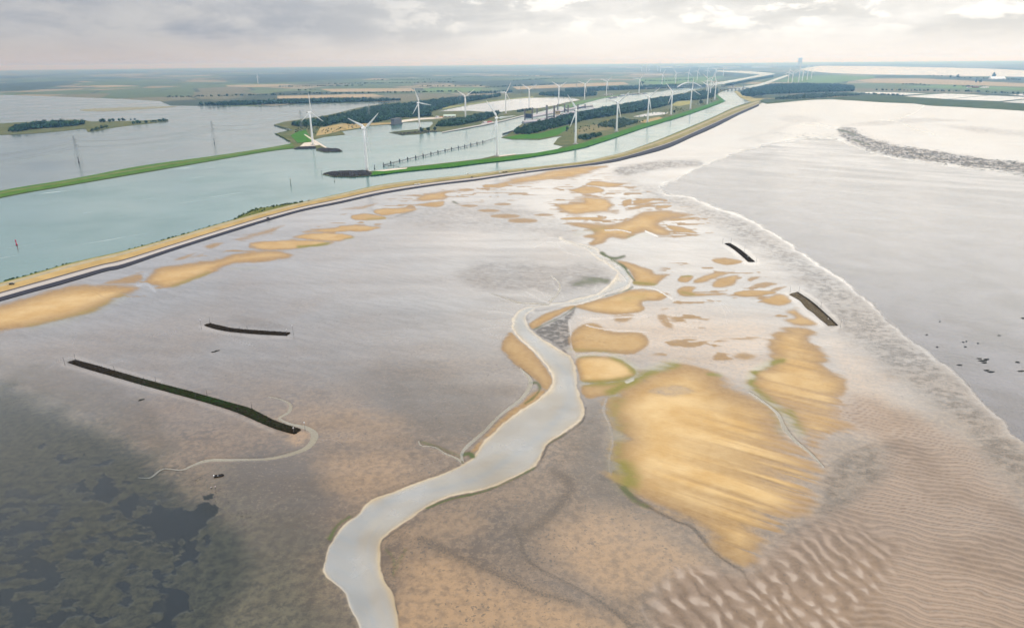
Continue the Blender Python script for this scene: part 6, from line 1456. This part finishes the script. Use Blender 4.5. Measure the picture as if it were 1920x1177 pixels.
# ------------------------------------------------------------------ pylons and their cables
def pylon_mesh(H=54.0):
    mb = MB(); w0, w1, zt = 4.6, 0.9, H
    lv = [0, 0.16, 0.32, 0.46, 0.58, 0.69, 0.79, 0.9, 1.0]
    hw = lambda t: w0 * (1 - t) ** 1.25 + w1 * t
    for (ax, ay) in ((1, 1), (1, -1), (-1, -1), (-1, 1)):
        for t0, t1 in zip(lv[:-1], lv[1:]): mb.bar((ax * hw(t0), ay * hw(t0), H * t0), (ax * hw(t1), ay * hw(t1), H * t1), 0.20, n=3)
    cs = [(1, 1), (1, -1), (-1, -1), (-1, 1)]
    for t0, t1 in zip(lv[:-1], lv[1:]):
        for i in range(4):
            (ax, ay), (bx, by) = cs[i], cs[(i + 1) % 4]
            mb.bar((ax * hw(t0), ay * hw(t0), H * t0), (bx * hw(t1), by * hw(t1), H * t1), 0.12, n=3); mb.bar((bx * hw(t0), by * hw(t0), H * t0), (ax * hw(t1), ay * hw(t1), H * t1), 0.12, n=3)
    return mb
def arm_mesh(z, reach):
    mb = MB()
    for s_ in (-1, 1):
        for y in (-0.8, 0.8):
            mb.bar((0, y, z), (s_ * reach, 0, z + 0.4), 0.14, n=3); mb.bar((0, y, z + 3.0), (s_ * reach, 0, z + 0.4), 0.14, n=3)
        for k in (0.33, 0.66, 1.0): mb.bar((s_ * reach * k, 0, z + 0.3), (s_ * reach * k, 0, z - 2.4), 0.10, n=3)
    return mb
PYL = [(-120, 345, 'pylon in the lake beyond the left edge'), (148, 303.5, 'faint lattice pylon standing in the lake nearer the left edge'), (402, 267.5, 'faint lattice pylon standing in the lake above the green dike'), (566, 240, 'lattice pylon at the tip of the promontory wood'),
       (692.5, 221, 'lattice pylon in the promontory wood behind the nearest turbine'), (863, 193, 'lattice pylon at the wood edge above the pond'), (924, 184.5, 'lattice pylon on the grassy bank above the pond'), (976, 178, 'faint lattice pylon beyond the pond'), (1081, 168, 'faint lattice pylon among the fields behind the turbine row')]
pb_ = pylon_mesh().build('lattice_mast', M_STEEL); arms_ = [arm_mesh(33.5, 12).build('cross_arm', M_STEEL), arm_mesh(44.5, 9.5).build('cross_arm', M_STEEL)]
PP = []
for i, (px, py, lab) in enumerate(PYL):
    p = g1(px, py, 0.5)
    nx = g1(*PYL[min(i + 1, len(PYL) - 1)][:2], 0.5) - g1(*PYL[max(i - 1, 0)][:2], 0.5); rz = math.atan2(nx.y, nx.x) - math.pi / 2
    PP.append((p, rz))
    if i == 0:
        r = empty('power_pylon', p, rz); tag(r, lab, 'pylon', 'power pylons')
        for o in [pb_] + arms_: o.parent = r
    else:
        r = empty('power_pylon', p, rz); tag(r, lab, 'pylon', 'power pylons')
        for o in [pb_] + arms_: link_copy(o, o.name.split('.')[0], r)
M_WIRE = plain('wire', (0.10, 0.11, 0.11), 0.5)
ci = 0
for sp_i, ((p, rz), (q_, rq)) in enumerate(list(zip(PP[:-1], PP[1:]))[:6]):
    for wire_i, (sx, z) in enumerate(((-12, 31.2), (12, 31.2), (-9.5, 42.2), (9.5, 42.2))):
        a = p + Vector((math.cos(rz) * sx, math.sin(rz) * sx, z)); b_ = q_ + Vector((math.cos(rq) * sx, math.sin(rq) * sx, z)); mb = MB(); n_ = 12; L = (b_ - a).length
        pt = [a.lerp(b_, k / n_) - Vector((0, 0, L * 0.028 * 4 * (k / n_) * (1 - k / n_))) for k in range(n_ + 1)]
        for u, v_ in zip(pt[:-1], pt[1:]): mb.bar(u - pt[0], v_ - pt[0], 0.12, n=3)
        o = mb.build('power_cable', M_WIRE); o.location = pt[0]; tag(o, f'{["lower far-side", "lower near-side", "upper far-side", "upper near-side"][wire_i]} power cable of the {ORD[sp_i]} pylon span from the left edge', 'cable', 'power cables between the pylons')

# ------------------------------------------------------------------ ships
def vessel(name, pa_, pb2, beam, hull_c, house_c, label, house_pos=0.15, house_len=0.25, house_h=5.0, hull_h=2.2, cargo=None, z=0.3):
    a, b_ = g1(*pa_, z), g1(*pb2, z); L = (b_ - a).length; d = (b_ - a).normalized(); r = empty(name, a, math.atan2(d.y, d.x)); tag(r, label, 'ship'); h = beam / 2
    poly = [(0, -h * 0.8), (L * 0.04, -h), (L * 0.86, -h), (L * 0.95, -h * 0.6), (L, 0), (L * 0.95, h * 0.6), (L * 0.86, h), (L * 0.04, h), (0, h * 0.8)]
    MB().prism(poly, -0.6, hull_h).build('hull', plain(name + '_hull', hull_c, 0.5), r)
    MB().prism([(x * 0.985 + L * 0.007, y * 0.9) for x, y in poly], hull_h, hull_h + 0.25).build('deck', plain(name + '_deck', tuple(min(1, c * 0.6 + 0.1) for c in hull_c), 0.7), r)
    x0 = L * house_pos; x1 = x0 + L * house_len
    w = MB().box(x0, x1, -h * 0.75, h * 0.75, hull_h + 0.25, hull_h + house_h).build('deckhouse', plain(name + '_house', house_c, 0.5), r)
    MB().box(x0 - 0.03 * L * 0, x1 + 0.05, -h * 0.6, h * 0.6, hull_h + house_h * 0.55, hull_h + house_h * 0.82).build('window_band', M_DARKM, w)
    MB().box(x0 - 0.4, x1 + 0.4, -h * 0.8, h * 0.8, hull_h + house_h, hull_h + house_h + 0.3).build('roof', plain(name + '_roof', tuple(min(1, c * 0.9) for c in house_c), 0.5), w)
    MB().bar(((x0 + x1) / 2, 0, hull_h + house_h), ((x0 + x1) / 2, 0, hull_h + house_h + 4), 0.15, n=5).build('mast', M_OFFW, r)
    if cargo: MB().box(x1 + L * 0.06, L * 0.82, -h * 0.7, h * 0.7, hull_h + 0.25, hull_h + cargo[1]).build('cargo_hold', plain(name + '_cargo', cargo[0], 0.8), r)
    return r
vessel('motor_vessel', (903.5, 233.5), (925, 229.5), 8, (0.72, 0.68, 0.68), (0.66, 0.62, 0.62), 'red and white vessel entering the lock approach', cargo=((0.45, 0.06, 0.08), 3.2))
vessel('work_barge', (815, 222.5), (834, 220.5), 9, (0.60, 0.52, 0.50), (0.62, 0.60, 0.58), 'pale barge with orange cargo at the small harbour quay', cargo=((0.55, 0.28, 0.10), 2.5))
vessel('house_barge', (734, 234.5), (753.5, 232), 18, (0.09, 0.09, 0.10), (0.16, 0.165, 0.175), 'big grey block-shaped house barge moored at the harbour', 0.12, 0.72, 17.0, 2.0)
vessel('river_barge', (1142, 184.5), (1158, 182.4), 9, (0.10, 0.08, 0.08), (0.6, 0.58, 0.55), 'brown barge moored first along the upper canal', cargo=((0.25, 0.16, 0.12), 2.0))
vessel('river_barge', (1160, 181), (1180, 178.5), 9, (0.08, 0.08, 0.09), (0.6, 0.58, 0.55), 'dark barge moored second along the upper canal', cargo=((0.20, 0.20, 0.19), 2.0))
vessel('river_barge', (1180, 178), (1214, 175.6), 10, (0.09, 0.08, 0.08), (0.6, 0.58, 0.55), 'long dark barge moored third along the upper canal', cargo=((0.30, 0.26, 0.20), 2.0))

# ------------------------------------------------------------------ cars on the dike
def car(px, py, rz, col, label, z=3.0, van=False):
    r = empty('parked_car', g1(px, py, z), rz); tag(r, label, 'car', 'vehicles parked on the dike'); L, W = (5.4, 2.0) if van else (4.3, 1.75); h = 2.3 if van else 1.45
    side_p = [(-L / 2, 0.35), (L / 2, 0.35), (L / 2, 0.75), (L * 0.28, 0.95), (L * 0.14, h), (-L * (0.46 if van else 0.36), h), (-L / 2, 0.95)]
    n_ = len(side_p); mb = MB(); mb.add([(x, -W / 2, zz) for x, zz in side_p] + [(x, W / 2, zz) for x, zz in side_p], [tuple(range(n_)), tuple(range(2 * n_ - 1, n_ - 1, -1))] + [(i, n_ + i, n_ + (i + 1) % n_, (i + 1) % n_) for i in range(n_)])
    b_ = mb.build('body', plain('car_paint_' + str(px), col, 0.3), r)
    MB().box(-L * 0.30, L * 0.13, -W / 2 - 0.02, W / 2 + 0.02, h * 0.62, h * 0.92).build('window', M_DARKM, b_)
    for x in (-L * 0.31, L * 0.31):
        for y in (-W / 2 + 0.1, W / 2 - 0.1):
            mbw = MB(); mbw.bar((x, y - 0.11, 0.33), (x, y + 0.11, 0.33), 0.34, n=10); mbw.build('wheel', M_DARKM, r)
    return r
WH, BK = (0.78, 0.78, 0.77), (0.015, 0.016, 0.018)
car(22.5, 533, R(20), BK, 'black car parked on the dike crest near the left edge', 3.6)
car(779.5, 346.5, R(12), WH, 'left of the two white cars parked side by side on the dike', 2.9); car(786, 345.6, R(12), WH, 'right of the two white cars parked side by side on the dike', 2.9)
car(878, 326.5, R(12), WH, 'white van on the canal edge of the dike', 3.5, True); car(938, 324, R(10), WH, 'white car next to two dark ones on the dike', 3.0); car(944.5, 323.6, R(10), BK, 'left dark car beside the white one on the dike', 2.9)
car(949.5, 322.8, R(10), BK, 'right dark car beside the white one on the dike', 2.9); car(985, 319.3, R(10), BK, 'lone dark car farther along the dike', 3.0); car(885, 333, R(12), BK, 'dark car on the dike road below the white van', 2.4)
car(580, 377, R(16), BK, 'small dark car on the dike above the bushes', 2.6); car(503, 409.5, R(18), BK, 'dark car on the dike road below the green bulge', 2.6)

# ------------------------------------------------------------------ single trees
M_BARK = plain('bark', (0.07, 0.055, 0.04), 0.9)
def tree(px, py, hpx, wide, label, mat=M_LEAF, seed=1, z=1.1, name='broadleaf_tree'):
    h = hpx * mpp(px, py); r = empty(name, g1(px, py, z)); tag(r, label, 'tree'); rng = np.random.default_rng(seed); mb = MB()
    mb.bar((0, 0, -0.5), (0.02 * h, 0, h * 0.45), h * 0.035, h * 0.018, 7)
    for k in range(5):
        t = k * 1.26; mb.bar((0.01 * h, 0, h * (0.22 + 0.05 * k)), (0.25 * h * wide * math.cos(t), 0.25 * h * wide * math.sin(t), h * (0.5 + 0.06 * k)), h * 0.014, h * 0.006, 5)
    mb.build('trunk', M_BARK, r)
    sp = []; vs = []; fs = []; k0 = 0; ts = []
    for i in range(15):
        d = rng.normal(0, 1, 3); d /= np.linalg.norm(d); rad = rng.uniform(0.45, 1.0)
        c = np.array([d[0] * 0.34 * wide * rad * h, d[1] * 0.34 * wide * rad * h, h * (0.56 + d[2] * 0.30 * rad)])
        bv, bf = BLOBS[i % len(BLOBS)]; s_ = h * rng.uniform(0.28, 0.42)
        vs.append((bv - np.array([0, 0, 0.5])) * s_ + c); fs.append(bf + k0); k0 += len(bv); ts.append(np.full(len(bv), rng.random()))
    o = mesh_obj('crown', np.concatenate(vs), np.concatenate(fs), mat, r)
    at = o.data.attributes.new('tint', 'FLOAT_COLOR', 'POINT'); t = np.concatenate(ts).astype(np.float32); at.data.foreach_set('color', np.stack([t, t, t, np.ones_like(t)], -1).ravel())
    return r
tree(791.5, 249.5, 11, 1.2, 'biggest dark tree beside the mole turbine'); tree(803, 247.5, 9, 1.1, 'middle dark tree on the small mole', seed=2); tree(815.5, 245.8, 8.5, 0.9, 'upright dark tree nearest the quay on the small mole', seed=3)
tree(1063.5, 245, 8, 0.9, 'single dark tree on the lawn of the lock island', seed=4); tree(1264, 213, 6.5, 0.9, 'dark tree right beside the fifth embankment turbine', seed=5); tree(1314.5, 195.5, 8, 1.0, 'dark round tree between two turbines near the bend', seed=6)
tree(1863, 147.2, 8.5, 0.85, 'tall round tree standing above the far hedge', seed=7, z=0.2); tree(1781.5, 147.3, 5.5, 0.8, 'small round tree on the estuary hedge line', seed=8, z=0.2); tree(1796, 146.8, 6, 1.5, 'broad low tree clump on the estuary hedge line', seed=9, z=0.2)
tree(1829.5, 155.6, 5.5, 0.8, 'left of two trees in the far field', seed=10, z=0.2); tree(1837, 156.4, 6, 1.0, 'right of two trees in the far field', seed=11, z=0.2); tree(581, 178, 6, 0.8, 'tree standing proud in the long row above the lake shore', seed=12, z=0.2)
tree(1400, 183.5, 9, 1.2, 'first big tree at the forest corner by the channel', seed=13, z=0.4); tree(1412, 182.5, 9.5, 1.2, 'second big tree at the forest corner by the channel', seed=14, z=0.4); tree(1427, 181, 9, 1.3, 'third big tree at the forest corner by the channel', seed=15, z=0.4)
tree(1203, 159.5, 7, 1.6, 'dark farm trees in the field left of the arch bridge', seed=16, z=0.3)

# ------------------------------------------------------------------ far industry
M_FARC = plain('far_concrete', (0.45, 0.45, 0.44), 0.9); M_FARW = plain('far_white_hall', (0.75, 0.75, 0.73), 0.6)
def cooling_tower(px, py, H, label):
    r = empty('cooling_tower', g1(px, py, 0.2)); tag(r, label, 'cooling tower')
    MB().lathe([(H * 0.36 * math.sqrt(0.42 + ((t - 0.76) * 1.55) ** 2) / 1.05, H * t) for t in np.linspace(0.04, 1, 14)], 24).build('shell', M_FARC, r, True)
    MB().lathe([(H * 0.40, 0), (H * 0.40, H * 0.04)], 24).build('basin', M_CONC, r)
cooling_tower(1499, 125.5, 215, 'hazy cooling tower on the horizon above the canal')
rr = random.Random(4)
for i, (px, py, w_, h_) in enumerate(sorted([(1185, 127.5, 420, 18), (1215, 126, 300, 24), (1250, 127.5, 260, 30), (1262, 126, 500, 22), (1282, 125.5, 420, 26), (1300, 126, 260, 34), (1322, 125.5, 400, 20), (1350, 126, 340, 26), (1372, 127, 420, 18), (1395, 126, 340, 30), (1428, 127, 460, 18), (1160, 128, 420, 16)])):
    r = empty('factory_hall', g1(px, py, 0.2)); tag(r, f'{ORD[i]} pale hazy hall from the left in the industrial skyline', 'factory', 'halls of the far industry')
    MB().box(-w_ / 2, w_ / 2, -60, 60, 0, h_).build('wall', M_FARW if i % 2 else M_FARC, r)
    MB().box(-w_ / 2 - 2, w_ / 2 + 2, -62, 62, h_, h_ + 3).build('roof', M_FARW, r)
for i, (px, py, h_) in enumerate(sorted([(1259, 126, 190), (1222, 127, 110), (1298, 127, 120), (1335, 126.5, 95), (1376, 127, 130), (1448, 127, 120), (1457, 127, 130), (1352, 126, 100)])):
    o = MB().lathe([(5.0, 0), (4.0, h_ * 0.5), (3.4, h_)], 10).build('chimney', M_FARC, smooth=True); o.location = g1(px, py, 0.2); tag(o, f'{ORD[i]} thin hazy chimney from the left in the industrial skyline', 'chimney', 'chimneys of the far industry')

# ------------------------------------------------------------------ haze over everything
hz = MB().box(-58000, 58000, -58000, 58000, -4, 245).build('haze', None)
mv = bpy.data.materials.new('haze'); mv.use_nodes = True; t = mv.node_tree; t.nodes.clear()
o_ = t.nodes.new('ShaderNodeOutputMaterial'); pv = t.nodes.new('ShaderNodeVolumePrincipled')
pv.inputs['Color'].default_value = (0.29, 0.57, 1.0, 1); pv.inputs['Density'].default_value = 9.0e-5; pv.inputs['Absorption Color'].default_value = (1, 1, 1, 1); pv.inputs['Anisotropy'].default_value = 0.8
t.links.new(pv.outputs[0], o_.inputs['Volume']); hz.data.materials.append(mv)
tag(hz, 'blue-grey summer haze over the whole landscape', kind='stuff')
